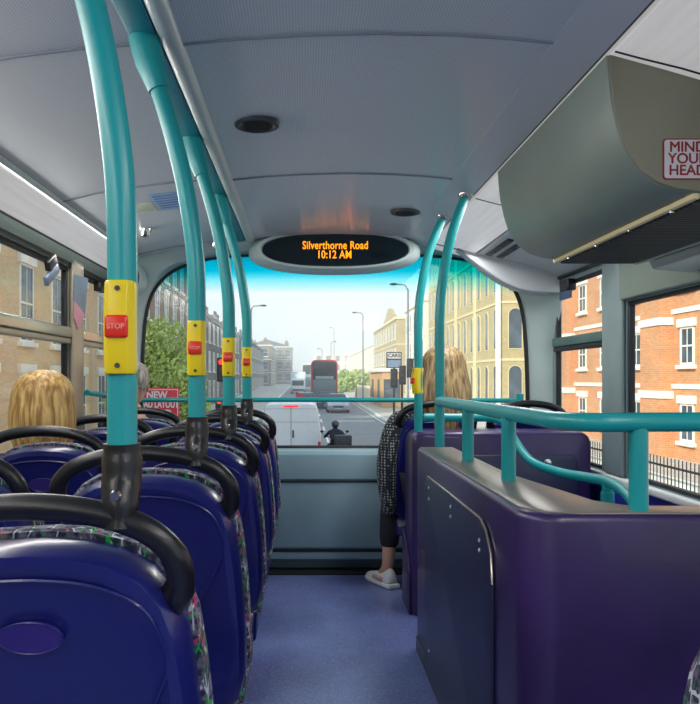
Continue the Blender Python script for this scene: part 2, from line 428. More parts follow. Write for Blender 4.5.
for i, (a, b, c, d) in enumerate(RW): window(i+5, XR, 1, a, b, c, d, 1.285 if i == 2 else None, GREENBAR)

# left window head strip, cove, ceilings
struct(G().box(XL, XL+0.012, YB, 4.3, 1.612, 1.668).build('trim_6', SAGE, bevel=0.004))
struct(G().box(XL, XL+0.006, YB, 4.3, 1.590, 1.612).build('trim_7', SEAL))
cove = [(XL, 1.668), (-1.045, 1.688), (-1.005, 1.715), (-0.965, 1.737), (-0.925, 1.752)]
struct(G().sheet(cove, YB, 4.3, 0.02).build('trim_8', SILVER))
struct(G().tube([(-0.925, YB, 1.752), (-0.925, 4.2, 1.752)], 0.010).build('trim_9', RAILW))
struct(G().tube([(XL+0.008, YB, 1.670), (XL+0.008, 4.2, 1.670)], 0.006).build('trim_10', SEAL))
lc = [(-0.92, 1.762), (-0.80, 1.792), (-0.65, 1.818), (-0.50, 1.836), (-0.385, 1.845)]
cc = [(-0.275, 1.845), (-0.15, 1.857), (0.0, 1.866), (0.17, 1.870), (0.34, 1.866), (0.47, 1.857), (0.56, 1.848)]
G_ = G().sheet(lc, YB, 4.35, 0.03)
G_.sheet(cc, YB, 4.35, 0.03)
ceil = struct(G_.build('ceiling', CEIL))
struct(G().sheet([(0.56, 1.8475), (0.62, 1.840), (0.682, 1.832)], YB, 4.3, 0.02).build('trim_11', CEIL_L))
struct(G().box(-0.385, -0.325, YB, 4.16, 1.838, 1.86).build('trim_12', TEALD, bevel=0.003))
struct(G().tube([(-0.298, YB, 1.852), (-0.298, 4.17, 1.852)], 0.026, seg=20).build('trim_13', RAILW))
# right: dark gap, silver cover, gap, sloping cove
struct(G().box(0.682, 0.70, YB, 4.3, 1.845, 1.87).build('trim_14', SEAL))
silverc = [(0.70, 1.828), (0.76, 1.812), (0.85, 1.790), (0.925, 1.768)]
struct(G().sheet(silverc, YB, 4.3, 0.02).build('trim_15', SILVER))
struct(G().box(0.925, 0.94, YB, 4.3, 1.776, 1.80).build('trim_16', SEAL))
rc = [(0.94, 1.762), (1.05, 1.742), (1.18, 1.712), (1.30, 1.676), (XR, 1.636)]
struct(G().sheet(rc, YB, 4.3, 0.03).build('trim_17', CEIL_L))
struct(G().tube([(XR-0.012, YB, 1.632), (XR-0.012, 4.2, 1.632)], 0.008).build('trim_18', SEAL))
# roof skin that closes the bus from above
struct(G().sheet([(XL-0.07, 1.88), (-0.8, 1.95), (XC, 1.99), (1.1, 1.95), (XR+0.07, 1.88)], YB-0.08, YF+0.10, 0.03).build('trim_19', BUSRED))
# ceiling cross seams
ti = 20
for y in (0.55, 1.716, 2.89):
    for prof in (lc, cc):
        struct(G().tube([(u, y, v-0.001) for u, v in prof], 0.0045, seg=8).build('trim_%d' % ti, GALV)); ti += 1
for y in (1.716, 3.12):
    struct(G().tube([(u, y, v) for u, v in silverc], 0.003, seg=8).build('trim_%d' % ti, SEAL)); ti += 1
# beige head panels above the big right windows
struct(G().box(XR-0.03, XR+0.005, YB, 3.30, 1.425, 1.632).build('trim_%d' % ti, SAGE, bevel=0.012, bseg=3)); ti += 1
# pillar cover right
for y0, y1 in ((3.29, 3.51), (0.91, 1.07)):
    struct(G().box(XR-0.022, XR, y0, y1, 0.66, 1.63).build('trim_%d' % ti, PILLAR, bevel=0.015, bseg=3)); ti += 1
for y0, y1 in ((3.45, 3.61), (1.63, 1.77)):
    struct(G().box(XL, XL+0.022, y0, y1, 0.66, 1.63).build('trim_%d' % ti, PILLARL, bevel=0.01, bseg=3)); ti += 1

# front wall: rounded windscreen opening in a sloping moulding
def hole():
    half = [(0, 1.82), (0.35, 1.812), (0.66, 1.793), (0.83, 1.757), (0.955, 1.70), (1.045, 1.60), (1.09, 1.47), (1.108, 1.30), (1.118, 1.05), (1.12, 0.80), (1.115, 0.73), (1.08, 0.692), (1.02, 0.685)]
    sm = [(v.x, v.z) for v in catmull([Vector((x, 0, z)) for x, z in half], 5)]
    return [(XC+x, z) for x, z in sm]+[(XC-x, z) for x, z in reversed(sm)][:-1]
H = hole()
g = G(); ringI, ringM, ringO = [], [], []
for (x, z) in H:
    dx, dz = x-XC, z-1.22
    k = min((1.24)/abs(dx) if dx else 99, (0.74 if dz > 0 else 1.22)/abs(dz) if dz else 99)
    ox, oz = XC+dx*k, 1.22+dz*k
    t = max(0, dz)/0.54
    ringO.append(g.bm.verts.new((ox, 4.26-0.16*min(1, t), oz)))
    ringM.append(g.bm.verts.new((x+dx*0.02, 4.345-0.03*min(1, t), z+dz*0.03)))
    ringI.append(g.bm.verts.new((x, 4.40, z)))
N = len(H)
for i in range(N):
    j = (i+1) % N
    g.bm.faces.new([ringO[i], ringO[j], ringM[j], ringM[i]]); g.bm.faces.new([ringM[i], ringM[j], ringI[j], ringI[i]])
fw = struct(g.build('wall_front', FRONTG))
so = fw.modifiers.new('solid', 'SOLIDIFY'); so.thickness = 0.02; so.offset = 0
struct(G().tube([(x, 4.385, z) for x, z in H+[H[0]]], 0.017, seg=10).build('trim_%d' % ti, SEAL)); ti += 1
# windscreen pane
g = G(); g.prism([(x, z) for x, z in H], 4.392, 4.398)
struct(g.build('window_8', WSGLASS, smooth=False))
# dash panel under the windscreen
prof = [(4.40, 0.685), (4.27, 0.680), (4.245, 0.660), (4.245, 0.525), (4.255, 0.515), (4.245, 0.505), (4.26, 0.14), (4.27, 0.128), (4.25, 0.12), (4.25, 0.075), (4.30, 0.06), (4.33, 0.0), (4.40, 0.0)]
struct(G().prism(prof, XL, XR, 'X').build('trim_%d' % ti, DASH, bevel=0.003)); ti += 1
struct(G().box(XL, XR, 4.238, 4.26, 0.509, 0.516).build('trim_%d' % ti, SEAL)); ti += 1
struct(G().box(XL, XR, 4.246, 4.29, 0.118, 0.130).build('trim_%d' % ti, SEAL)); ti += 1
# header lips around the ceiling end
for pr in (lc, cc, silverc, rc):
    struct(G().tube([(u, 4.145, v-0.002) for u, v in pr], 0.005, seg=8).build('trim_%d' % ti, GALV)); ti += 1

# curved ends of the cove at the front corners
ce = [(0.80, 1.82), (0.86, 1.775), (0.912, 1.731), (0.994, 1.665), (1.077, 1.61), (1.16, 1.575), (1.243, 1.558), (1.343, 1.552), (XR, 1.552), (XR, 1.70), (0.94, 1.83)]
struct(G().prism(ce, 4.13, 4.24).build('trim_%d' % ti, CEIL_L, bevel=0.01, bseg=3)); ti += 1
struct(G().tube([(u, 4.128, v) for u, v in ce[:9]], 0.005, seg=8, smooth=3).build('trim_%d' % ti, GALV)); ti += 1

# ------------------------------------------------------------------ destination display
d = thing('destination_display', 'oval orange-lettered display above the windscreen', 'display', (0.164, 4.12, 1.785))
def oval(rx, rz, n_=48, e=2.3):
    return [(rx*math.copysign(abs(math.cos(2*PI*k/n_))**(2/e), math.cos(2*PI*k/n_)), rz*math.copysign(abs(math.sin(2*PI*k/n_))**(2/e), math.sin(2*PI*k/n_))) for k in range(n_)]
g = G(); rings = []
for (rx, rz, y) in ((0.395, 0.088, 0.0), (0.402, 0.094, -0.02), (0.425, 0.104, -0.018), (0.45, 0.114, 0.01), (0.475, 0.119, 0.08), (0.48, 0.12, 0.13)):
    rings.append([g.bm.verts.new((x, y, z)) for x, z in oval(rx, rz)])
for a, b in zip(rings, rings[1:]):
    for i in range(48): g.bm.faces.new([a[i], a[(i+1) % 48], b[(i+1) % 48], b[i]])
g.build('housing', FRONTG, d)
g = G(); g.prism(oval(0.397, 0.09), -0.004, 0.01); g.build('screen', SCREEN, d, smooth=False)
text('Silverthorne Road', 'lettering', 0.060, LED, (0.0, -0.006, 0.022), FACE, d, 0.0008, 0.0010, space=1.06, sx_=0.76)
text('10:12 AM', 'lettering', 0.060, LED, (-0.005, -0.006, -0.028), FACE, d, 0.0008, 0.0010, space=1.06, sx_=0.76)

# ------------------------------------------------------------------ ceiling fixtures
def speaker(label, x, y, z):
    t = thing('ceiling_speaker', label, 'speaker', (x, y, z), group='round ceiling speakers')
    G().lathe([(0.045, -0.004), (0.055, -0.012), (0.066, -0.010), (0.069, 0.0), (0.069, 0.006)], (0, 0, 0), 32).build('rim', DGREY, t)
    g = G().lathe([(0.044, -0.007), (0.044, 0.0)], (0, 0, 0), 28)
    for k in range(-3, 4): g.box(-0.035, 0.035, k*0.011-0.002, k*0.011+0.002, -0.010, -0.006)
    g.build('grille', GRILLE, t, smooth=False)
speaker('dark round ceiling speaker nearer the camera, left of centre', -0.145, 2.29, 1.858)
speaker('dark round ceiling speaker near the front, right of the display', 0.463, 3.50, 1.857)
for lb, x, y, z in (('small silver dome camera by the left cove near the front corner', -0.76, 3.62, 1.797), ('small silver dome camera on the header left of the display', -0.47, 4.02, 1.80)):
    t = thing('dome_camera', lb, 'camera', (x, y, z))
    G().lathe([(0.010, -0.036), (0.022, -0.030), (0.028, -0.014), (0.03, 0.002)], (0, 0, 0), 20).build('housing', CHROME, t)
    G().blob((0, -0.012, -0.024), (0.012, 0.012, 0.012)).build('lens', BLACKP, t)
# big round corner grille, front left
t = thing('corner_speaker', 'grey rounded speaker moulding in the front left ceiling corner', 'speaker', (-0.955, 4.16, 1.64))
G().lathe([(0.03, -0.025), (0.07, -0.02), (0.085, -0.005), (0.09, 0.02), (0.09, 0.10)], (0, 0, 0), 32, 'Y', (0.8, 1)).build('housing', FRONTG, t)
G().lathe([(0.060, -0.028), (0.066, -0.028), (0.066, -0.018), (0.060, -0.018)], (0, 0, 0), 32, 'Y', (0.8, 1)).build('ring', SEAL, t)
# stickers on the left ceiling panel
def notice(label, x, y, z, w_, h_, cols, ang):
    t = thing('paper_notice', label, 'notice', (x, y, z)); t.rotation_euler = (0, ang, 0)
    G().box(-w_/2, w_/2, -h_/2, h_/2, -0.001, 0.001).build('sheet', cols[0], t, smooth=False)
    g = G()
    for k in range(6): g.box(-w_*0.4, w_*0.4, -h_*0.4+k*h_*0.14, -h_*0.4+k*h_*0.14+h_*0.05, -0.002, -0.001)
    g.build('print', cols[1], t, smooth=False)
PY = M('pale_yellow_paper', (200, 206, 180), 0.6); PB = M('pale_blue_paper', (150, 180, 215), 0.6); PB2 = M('blue_print', (95, 130, 190), 0.6)
notice('pale yellow notice stuck on the left ceiling panel', -0.69, 3.23, 1.811, 0.10, 0.16, (PY, M('pale_print', (175, 185, 170), 0.6)), -0.13)
notice('blue printed notice stuck on the left ceiling panel', -0.57, 3.17, 1.826, 0.12, 0.28, (PB, PB2), -0.12)
# slotted vent in the right cove
for i, (x, lb) in enumerate(((0.985, 'dark vent slot in the right cove, the one nearer the silver cover'), (1.045, 'dark vent slot in the right cove, the one nearer the window'))):
    t = thing('vent_slot', lb, 'vent', (x, 3.86, 1.748-0.2*(x-1.0)), group='vent slots in the right cove'); t.rotation_euler = (0, 0.19, 0)
    G().box(-0.016, 0.016, -0.23, 0.23, -0.004, 0.004).build('frame', BLACKP, t, bevel=0.003)
    g = G()
    for k in range(6): g.box(-0.012, 0.012, -0.22+k*0.073, -0.165+k*0.073, -0.008, -0.003)
    g.build('louvre', DGREY, t)

# ------------------------------------------------------------------ air conditioning housing over the stairs
ac = thing('air_conditioning_housing', 'large beige overhead air conditioning housing at upper right', 'air conditioner', (0, 1.73, 0))
L = 0.98
pr = [(0.686, 1.828), (0.688, 1.78), (0.695, 1.72), (0.708, 1.66), (0.727, 1.605), (0.757, 1.56), (0.80, 1.531), (0.845, 1.517), (0.90, 1.510), (1.36, 1.510), (1.36, 1.645), (1.18, 1.705), (0.94, 1.757), (0.80, 1.797)]
G().prism(pr, 0.0, L).build('cover', SAGE, ac, bevel=0.006, bseg=3, angle=40)
pr2 = [(x+(0.9-x)*0.02, z+(1.65-z)*0.015) for x, z in pr]
G().prism(pr2, -0.006, 0.0).build('end_panel', BEIGE, ac, bevel=0.003)
g = G(); g.box(0.90, 1.17, 0.03, L-0.01, 1.500, 1.512); g.build('grille', GRILLE, ac, smooth=False)
g = G()
for k in range(42): g.box(0.905, 1.165, 0.04+k*0.0222, 0.047+k*0.0222, 1.494, 1.501)
g.build('louvre', M('grille_slat', (60, 64, 66), 0.5), ac, smooth=False)
G().box(0.884, 0.90, 0.0, L, 1.498, 1.512).build('trim_strip', CREAM, ac, bevel=0.003)
G().box(1.17, 1.185, 0.0, L, 1.492, 1.512).build('trim_strip', RAILW, ac, bevel=0.003)
for k in range(4):
    G().lathe([(0.006, -0.004), (0.006, 0.0)], (0.892, 0.12+k*0.24, 1.497), 12).build('screw', CHROME, ac)
sg = thing('warning_sign', 'white warning sign with red border on the housing end', 'sign', (0.866, 1.7225, 1.586))
def rrect(w_, h_, r, n_=6):
    out = []
    for cx_, cz_, a0 in ((w_-r, h_-r, 0), (-w_+r, h_-r, PI/2), (-w_+r, -h_+r, PI), (w_-r, -h_+r, 1.5*PI)):
        for i in range(n_+1): out.append((cx_+r*math.cos(a0+PI/2*i/n_), cz_+r*math.sin(a0+PI/2*i/n_)))
    return out
G().prism(rrect(0.055, 0.0465, 0.008), -0.001, 0.0015).build('border', SIGNR, sg, smooth=False)
G().prism(rrect(0.0520, 0.0435, 0.006), -0.002, -0.001).build('board', SIGNW, sg, smooth=False)
for k, s_ in enumerate(('MIND', 'YOUR', 'HEAD')):
    text(s_, 'lettering', 0.033, SIGNR, (0.000, -0.0026, 0.0265-k*0.0265), FACE, sg, 0.0003, 0.0, sx_=0.98, bold=0.0006)
# downlight strip right of the grille
t = thing('downlight_strip', 'grey lamp strip with a lit round downlight beside the grille', 'lamp', (1.27, 1.73, 1.47))
G().prism([(-0.075, 0.028), (-0.06, -0.002), (0.07, -0.012), (0.11, 0.0), (0.11, 0.03)], 0.0, 0.92).build('housing', RAILW, t, bevel=0.006)
G().lathe([(0.030, -0.010), (0.040, -0.006), (0.040, 0.003)], (0, 0.62, -0.006), 24).build('bezel', CHROME, t)
G().lathe([(0.028, -0.013), (0.028, -0.008)], (0, 0.62, -0.006), 24).build('lens', DOWNL, t)

# ------------------------------------------------------------------ seats
OUT = [(0.0, 0.873), (0.06, 0.869), (0.11, 0.857), (0.148, 0.835), (0.176, 0.80), (0.192, 0.755), (0.200, 0.70), (0.208, 0.62), (0.214, 0.52), (0.214, 0.42), (0.200, 0.36), (0.17, 0.33), (0.0, 0.325)]
def outline(grow=0.0, dz=0.0):
    R_ = [(x+(grow if x > 0 else 0), z+(grow if z > 0.6 else 0)+dz) for x, z in OUT]
    return R_+[(-x, z) for x, z in reversed(R_[1:-1])]
def lean(o, k=0.13, z0=0.9):
    for v in o.data.vertices: v.co.y += (z0-v.co.z)*k
def shell_mesh():
    g = G(); rings = []
    spec = [(-0.028, -0.055), (-0.036, -0.03), (-0.034, -0.012), (-0.018, 0.0), (0.02, 0.004), (0.05, 0.0)]
    for y, gr in spec:
        rings.append([g.bm.verts.new((x*(1+gr*4), y, 0.62+(z-0.62)*(1+gr*3))) for x, z in outline()])
    n_ = len(rings[0])
    for a, b in zip(rings, rings[1:]):
        for i in range(n_): g.bm.faces.new([a[i], a[(i+1) % n_], b[(i+1) % n_], b[i]])
    g.bm.faces.new(rings[0][::-1]); g.bm.faces.new(rings[-1])
    return g
def make_seat(label, raise_=0.0, handle=True, group=None):
    t = thing('passenger_seat', label, 'seat', group=group)
    s = shell_mesh().build('back_shell', SHELL, t, angle=28); lean(s)
    # moulded arch and creases on the back
    e = G().prism([(x*0.042, 0.757+z*0.021) for x, z in oval(1, 1, 32, 2)], -0.0375, -0.030).build('emblem', EMBL, s); lean(e)
    g = G(); pts = [(0.042*math.cos(2*PI*k/32), -0.0375, 0.757+0.021*math.sin(2*PI*k/32)) for k in range(33)]
    g.tube(pts, 0.0013, seg=6, cap=False); e2 = g.build('emblem_ring', SHELL, s); lean(e2)
    g = G(); g.tube([(-0.17, -0.034, 0.70), (-0.165, -0.036, 0.76), (-0.14, -0.0355, 0.80), (-0.08, -0.0335, 0.825), (0, -0.033, 0.832), (0.08, -0.0335, 0.825), (0.14, -0.0355, 0.80), (0.165, -0.036, 0.76), (0.17, -0.034, 0.70), (0.10, -0.033, 0.55), (0.07, -0.033, 0.42)], 0.0028, seg=6, smooth=5)
    e3 = g.build('moulded_ridge', SHELL, s); lean(e3)
    c = G(); rings = []
    for y, gr in ((0.045, 0.008), (0.07, 0.012), (0.095, 0.008), (0.115, -0.012), (0.12, -0.04)):
        rings.append([c.bm.verts.new((x, y, z)) for x, z in outline(gr)])
    n_ = len(rings[0])
    for a, b in zip(rings, rings[1:]):
        for i in range(n_): c.bm.faces.new([a[i], a[(i+1) % n_], b[(i+1) % n_], b[i]])
    c.bm.faces.new(rings[0][::-1]); c.bm.faces.new(rings[-1])
    o = c.build('back_cushion', FABRIC, t, angle=50); lean(o)
    cu = G().prism([(0.13, 0.30), (0.15, 0.375), (0.22, 0.385), (0.42, 0.395), (0.475, 0.385), (0.49, 0.35), (0.475, 0.30), (0.42, 0.285)], -0.205, 0.205, 'X').build('seat_cushion', FABRIC, t, bevel=0.022, bseg=3)
    G().prism([(0.06, 0.24), (0.08, 0.34), (0.15, 0.305), (0.42, 0.29), (0.44, 0.26), (0.38, 0.235)], -0.195, 0.195, 'X').build('seat_pan', SHELL, t, bevel=0.012)
    g = G().prism([(0.12, 0.24), (0.30, 0.24), (0.24, 0.10), (0.27, -raise_+0.02), (0.36, -raise_), (0.12, -raise_), (0.16, 0.10)], -0.035, 0.035, 'X')
    g.build('pedestal', DGREY, t, bevel=0.008)
    if handle:
        hp = [(0.172, 0.02, 0.79), (0.190, 0.0, 0.822), (0.184, -0.014, 0.862), (0.155, -0.02, 0.893), (0.11, -0.022, 0.912), (0.06, -0.022, 0.922)]
        pts = [(-x, y, z) for x, y, z in hp]+[(0, -0.022, 0.926)]+hp[::-1]
        G().tube(pts, [0.021, 0.0185, 0.0175, 0.0175, 0.0175, 0.0175, 0.0175, 0.0175, 0.0175, 0.0185, 0.021], seg=16, smooth=6).build('grab_handle', BLACKP, t)
    return t
YS = [0.99, 1.675, 2.38, 3.12, 3.83]
XA, XW = -0.352, -0.815
seat0 = make_seat('blue seat in the foreground, oval emblem on its back, under the nearest pole', group='blue passenger seats')
seat0.location = (XA, YS[0], 0)
al = ['second blue aisle seat from the camera on the left', 'third blue aisle seat from the camera on the left', 'fourth blue aisle seat from the camera, under the farthest left pole', 'frontmost blue aisle seat on the left, with no pole']
wl = ['blue window seat on the left behind the blonde woman, its handle at the picture edge', 'blue window seat in which the blonde woman sits', 'blue window seat between the blonde woman and the grey-haired man', 'frontmost left window seat in which the grey-haired man sits']
for k in range(1, 5):
    dup(seat0, (XA, YS[k], 0), al[k-1]); dup(seat0, (XW, YS[k], 0), wl[k-1])
sr = make_seat('blue seat behind the purple bulkhead in which the woman in knitwear sits', 0.035, group='blue passenger seats')
sr.location = (0.665, 3.86, 0.035)
dup(sr, (1.13, 3.86, 0.035), 'empty blue seat at the front right window behind the bulkhead')
srn = make_seat('patterned seat whose corner shows at the lower right edge', 0.0, handle=False, group='blue passenger seats')
srn.location = (0.632, 0.74, 0.0)

# ------------------------------------------------------------------ left grab poles
def stop_box(parent, z, yaw=0.0, x=0.0, y=0.0):
    h = G()
    prof_ = [(-0.0225, 0.004), (-0.0225, -0.016), (-0.014, -0.026), (0.014, -0.026), (0.0225, -0.016), (0.0225, 0.004), (0.012, 0.022), (-0.012, 0.022)]
    g = G(); rings = []
    for zz, k in ((-0.060, 0.97), (-0.052, 1.0), (-0.022, 1.0), (-0.012, 1.0), (0.014, 1.0), (0.024, 1.0), (0.052, 1.0), (0.060, 0.97)):
        rings.append([g.bm.verts.new((u*k*0.87, v*k-(0.004 if abs(zz) < 0.05 else 0), zz)) for u, v in prof_])
    for a, b in zip(rings, rings[1:]):
        for i in range(8): g.bm.faces.new([a[i], a[(i+1) % 8], b[(i+1) % 8], b[i]])
    g.bm.faces.new(rings[0][::-1]); g.bm.faces.new(rings[-1])
    b = g.build('bell_push_housing', YEL, parent, bevel=0.002); b.location = (x, y, z); b.rotation_euler = (0, 0, yaw)
    G().box(-0.0145, 0.0145, -0.036, -0.026, -0.014, 0.0145).build('stop_button', RED, b, bevel=0.003)
    text('STOP', 'lettering', 0.0092, PINKT, (0, -0.0365, 0), FACE, b, 0.0003, 0.0002)
    for s_ in (-0.049, 0.049):
        G().lathe([(0.0035, -0.028), (0.0035, -0.024)], (0, 0, s_), 10, 'Y').build('screw', DGREY, b)
    return b
pathL = [(0, 0.99), (0, 1.12), (0, 1.25), (-0.004, 1.36), (-0.024, 1.50), (-0.052, 1.62), (-0.090, 1.745)]
def make_pole(label):
    t = thing('grab_pole', label, 'grab pole', (-0.238, YS[0], 0), group='teal poles rising from the left seat handles')
    G().tube([(x, 0, z) for x, z in pathL], 0.0195, seg=20, smooth=6).build('pole', TEAL, t)
    G().tube([(-0.084, 0, 1.725), (-0.104, 0, 1.785), (-0.118, 0, 1.843)], [0.0235, 0.032, 0.034], seg=20).build('ceiling_socket', TEAL, t)
    G().lathe([(0.006, -0.031), (0.006, -0.025)], (-0.112, 0, 1.828), 10, 'Y').build('socket_screw', DGREY, t)
    G().tube([(0, 0, 1.005), (0, 0, 0.985), (0.0, -0.004, 0.955), (0.001, -0.016, 0.93), (0.003, -0.024, 0.897)], [0.024, 0.026, 0.0255, 0.024, 0.0195], seg=20, smooth=4).build('rubber_sleeve', BLACKP, t)
    G().lathe([(0.006, -0.005), (0.008, 0.0)], (0.0, -0.036, 0.942), 14, 'Y').build('sleeve_screw', CHROME, t)
    stop_box(t, 1.155)
    return t
pole0 = make_pole('nearest teal pole with a yellow stop button, at far left')
for k, lb in enumerate(('second teal pole with stop button from the camera, left of the aisle', 'third teal pole with stop button, between its two neighbours left of the aisle', 'farthest left teal pole with stop button, nearest the windscreen')):
    dup(pole0, (-0.238, YS[k+1], 0), lb)
# ------------------------------------------------------------------ bulkhead behind the front right seats
bh = thing('seat_bulkhead', 'purple bulkhead box behind the front right seats', 'bulkhead', (0, 0, 0))
G().prism([(0.49, 0.0), (0.49, 0.79), (0.50, 0.825), (0.53, 0.842), (1.27, 0.842), (1.30, 0.825), (1.31, 0.79), (1.31, 0.0)], 3.47, 3.74).build('body', PURPLE, bh, bevel=0.018, bseg=3)
dr = G().prism([(0.62, 0.05), (0.62, 0.72), (0.64, 0.74), (1.22, 0.74), (1.24, 0.72), (1.24, 0.05)], 3.455, 3.472).build('locker_door', NAVY, bh, bevel=0.006)
G().lathe([(0.008, -0.012), (0.017, -0.010), (0.019, 0.0)], (1.10, 3.455, 0.725-0.02), 18, 'Y').build('lock', CHROME, dr)
sk = G().prism([(3.50, 0.0), (3.50, 0.20), (3.60, 0.30), (3.735, 0.36), (3.735, 0.0)], 0.478, 0.492, 'X').build('side_flap', PURPLE, bh, bevel=0.004)
for y, z in ((3.58, 0.22), (3.66, 0.14)): G().lathe([(0.006, -0.018), (0.006, -0.010)], (0.49, y, z), 10, 'X').build('screw', CHROME, sk)

# ------------------------------------------------------------------ stair partition
pt = thing('stair_partition', 'purple L-shaped stairwell partition at lower right', 'partition', (0, 0, 0))
def arcp(cx_, cy_, r, a0, a1, k=8): return [(cx_+r*math.cos(a0+(a1-a0)*i/k), cy_+r*math.sin(a0+(a1-a0)*i/k)) for i in range(k+1)]
foot = [(0.45, 3.06)]+arcp(0.53, 1.63, 0.08, PI, 1.5*PI, 10)+[(1.385, 1.55), (1.385, 1.66)]+arcp(0.72, 1.72, 0.06, 1.5*PI, PI, 8)+[(0.60, 2.2), (0.60, 3.06)]
G().prism(foot, 0.0, 0.81, 'Z').build('body', PURPLE, pt, bevel=0.016, bseg=3)
pp = [(1.80, 0.03), (1.80, 0.60), (1.815, 0.67), (1.86, 0.715), (1.92, 0.735), (2.74, 0.735), (2.78, 0.725), (2.80, 0.70), (2.80, 0.03)]
a = G().prism(pp, 0.441, 0.452, 'X').build('access_panel', NAVY, pt, bevel=0.004)
G().tube([(0.444, y, z) for y, z in pp[1:8]], 0.004, seg=8).build('panel_edge', ALU, a)
for (y, z) in ((2.70, 0.70), (2.70, 0.66), (2.30, 0.70), (2.30, 0.67), (1.92, 0.68), (1.92, 0.655), (2.70, 0.12), (2.2, 0.10), (2.2, 0.13)):
    G().lathe([(0.005, -0.003), (0.006, 0.001)], (0.441, y, z), 10, 'X').build('screw', RAILW, a)
G().prism([(0.462, 3.05), (0.462, 1.65), (0.49, 1.585), (0.55, 1.562), (1.38, 1.562), (1.38, 1.65), (0.71, 1.65), (0.655, 1.72), (0.592, 2.2), (0.592, 3.05)], 0.8085, 0.813, 'Z').build('top_ledge', M('pale_sheen_ledge', (120, 112, 108), 0.3, var=0.1, scale=8), pt, bevel=0.002)  # bright reflection on the ledge painted in as pale grey
G().box(0.445, 0.452, 1.66, 3.05, 0.0, 0.06).build('skirting', M('dark_skirting', (70, 74, 92), 0.5), pt, bevel=0.003)

# guard rail on top of the partition
gr = thing('guard_rail', 'teal guard rail on the stairwell partition', 'rail', (0, 0, 0))
G().tube([(0.545, 3.08, 0.995), (0.548, 2.6, 0.995), (0.552, 2.1, 0.995), (0.558, 1.80, 0.995), (0.568, 1.68, 0.995), (0.60, 1.615, 0.996), (0.66, 1.595, 0.997), (0.80, 1.592, 0.998), (1.37, 1.592, 1.0)], 0.0205, seg=18, smooth=8).build('rail', TEAL, gr)
for (x, y) in ((0.548, 2.555), (0.552, 2.06), (0.70, 1.595)):
    p = G().tube([(x, y, 0.812), (x, y, 0.985)], 0.0195, seg=18).build('post', TEAL, gr)
# two tall poles
def tall(label, x, y, zb, zt, dx):
    t = thing('grab_pole', label, 'grab pole', (x, y, zb), group='tall teal poles by the stairwell')
    H_ = zt-zb
    G().tube([(0, 0, 0), (0, 0, H_*0.3), (0.0, 0, H_*0.52), (0.012, 0, H_*0.66), (dx*0.45, 0, H_*0.84), (dx, 0, H_)], 0.0195, seg=18, smooth=6).build('pole', TEAL, t)
    G().lathe([(0.026, -0.012), (0.032, 0.0), (0.032, 0.008)], (dx, 0, H_), 18).build('ceiling_flange', CHROME, t)
    return t
pA = tall('tall teal pole at the end of the guard rail, right one of the pair', 0.548, 3.09, 0.812, 1.834, 0.105)
pB = tall('tall teal pole on the bulkhead, left one of the pair, with stop button', 0.525, 3.52, 0.842, 1.838, 0.115)
b = stop_box(pB, 0.235, yaw=-1.2)
hr = thing('stair_handrail', 'teal handrail dipping into the stairwell behind the guard rail', 'rail', (0, 0, 0))
G().tube([(0.535, 3.42, 0.912), (0.70, 3.42, 0.912), (0.83, 3.42, 0.91), (0.895, 3.40, 0.885), (0.925, 3.34, 0.81), (0.965, 3.24, 0.735), (1.02, 3.05, 0.712), (1.03, 2.80, 0.725), (1.035, 2.6, 0.735), (1.02, 2.42, 0.725), (0.99, 2.25, 0.69), (0.97, 2.15, 0.60), (0.96, 2.1, 0.45)], 0.0185, seg=16, smooth=6).build('rail', TEAL, hr)
G().tube([(1.035, 2.60, 0.735), (1.035, 2.60, 0.0)], 0.018, seg=16).build('post', TEAL, hr)
G().tube([(1.035, 2.60, 0.70), (1.035, 2.60, 0.61)], 0.0225, seg=16).build('post_sleeve', TEAL, hr)
# windscreen hand rail
fr = thing('windscreen_rail', 'thin teal rail running across the windscreen', 'rail', (0, 0, 0))
G().tube([(-1.05, 3.66, 1.02), (-1.045, 3.95, 1.00), (-1.03, 4.17, 0.975), (-0.95, 4.28, 0.965), (-0.80, 4.31, 0.965), (0.17, 4.31, 0.966), (1.22, 4.31, 0.962)], 0.0135, seg=14, smooth=6).build('rail', TEAL, fr)
G().tube([(1.22, 4.31, 0.93), (1.22, 4.31, 1.0)], 0.02, seg=12).build('bracket', TEAL, fr)

# ------------------------------------------------------------------ small things at windows
t = thing('hammer_case', 'small black box with a pale plate high on the left window', 'hammer case', (XL+0.03, 3.12, 1.545)); t.rotation_euler = (0.5, 0, 0)
G().box(-0.012, 0.012, -0.05, 0.05, 0.0, 0.04).build('case', BLACKP, t, bevel=0.005)
G().box(-0.008, 0.010, -0.10, 0.06, -0.045, -0.005).build('plate', M('bluish_plate', (110, 125, 150), 0.4), t, bevel=0.004)
t = thing('window_catch', 'black window catch above the front left side window', 'catch', (XL+0.01, 3.95, 1.555))
G().box(-0.02, 0.02, -0.07, 0.05, -0.02, 0.025).build('catch', BLACKP, t, bevel=0.005)
t = thing('window_sticker', 'painted grey and pink wedge-shaped sticker on the left side window', 'sticker', (XL+0.024, 3.56, 1.42))  # reflection in the side window drawn as a flat coloured wedge
G().prism([(-0.12, 0.14), (0.10, 0.15), (0.05, -0.03), (-0.12, 0.02)], 0, 0.002, 'X').build('grey_part', M('reflection_grey', (110, 128, 150), 0.5), t, smooth=False)
G().prism([(-0.12, 0.02), (0.05, -0.03), (-0.06, -0.11), (-0.12, -0.06)], 0, 0.002, 'X').build('pink_part', M('reflection_pink', (205, 140, 160), 0.5), t, smooth=False)
t = thing('window_alarm_box', 'small black box with a blue label at the top of the front right window', 'box', (XR-0.01, 3.98, 1.575))
G().box(-0.025, 0.02, -0.06, 0.07, -0.03, 0.03).build('case', BLACKP, t, bevel=0.005)
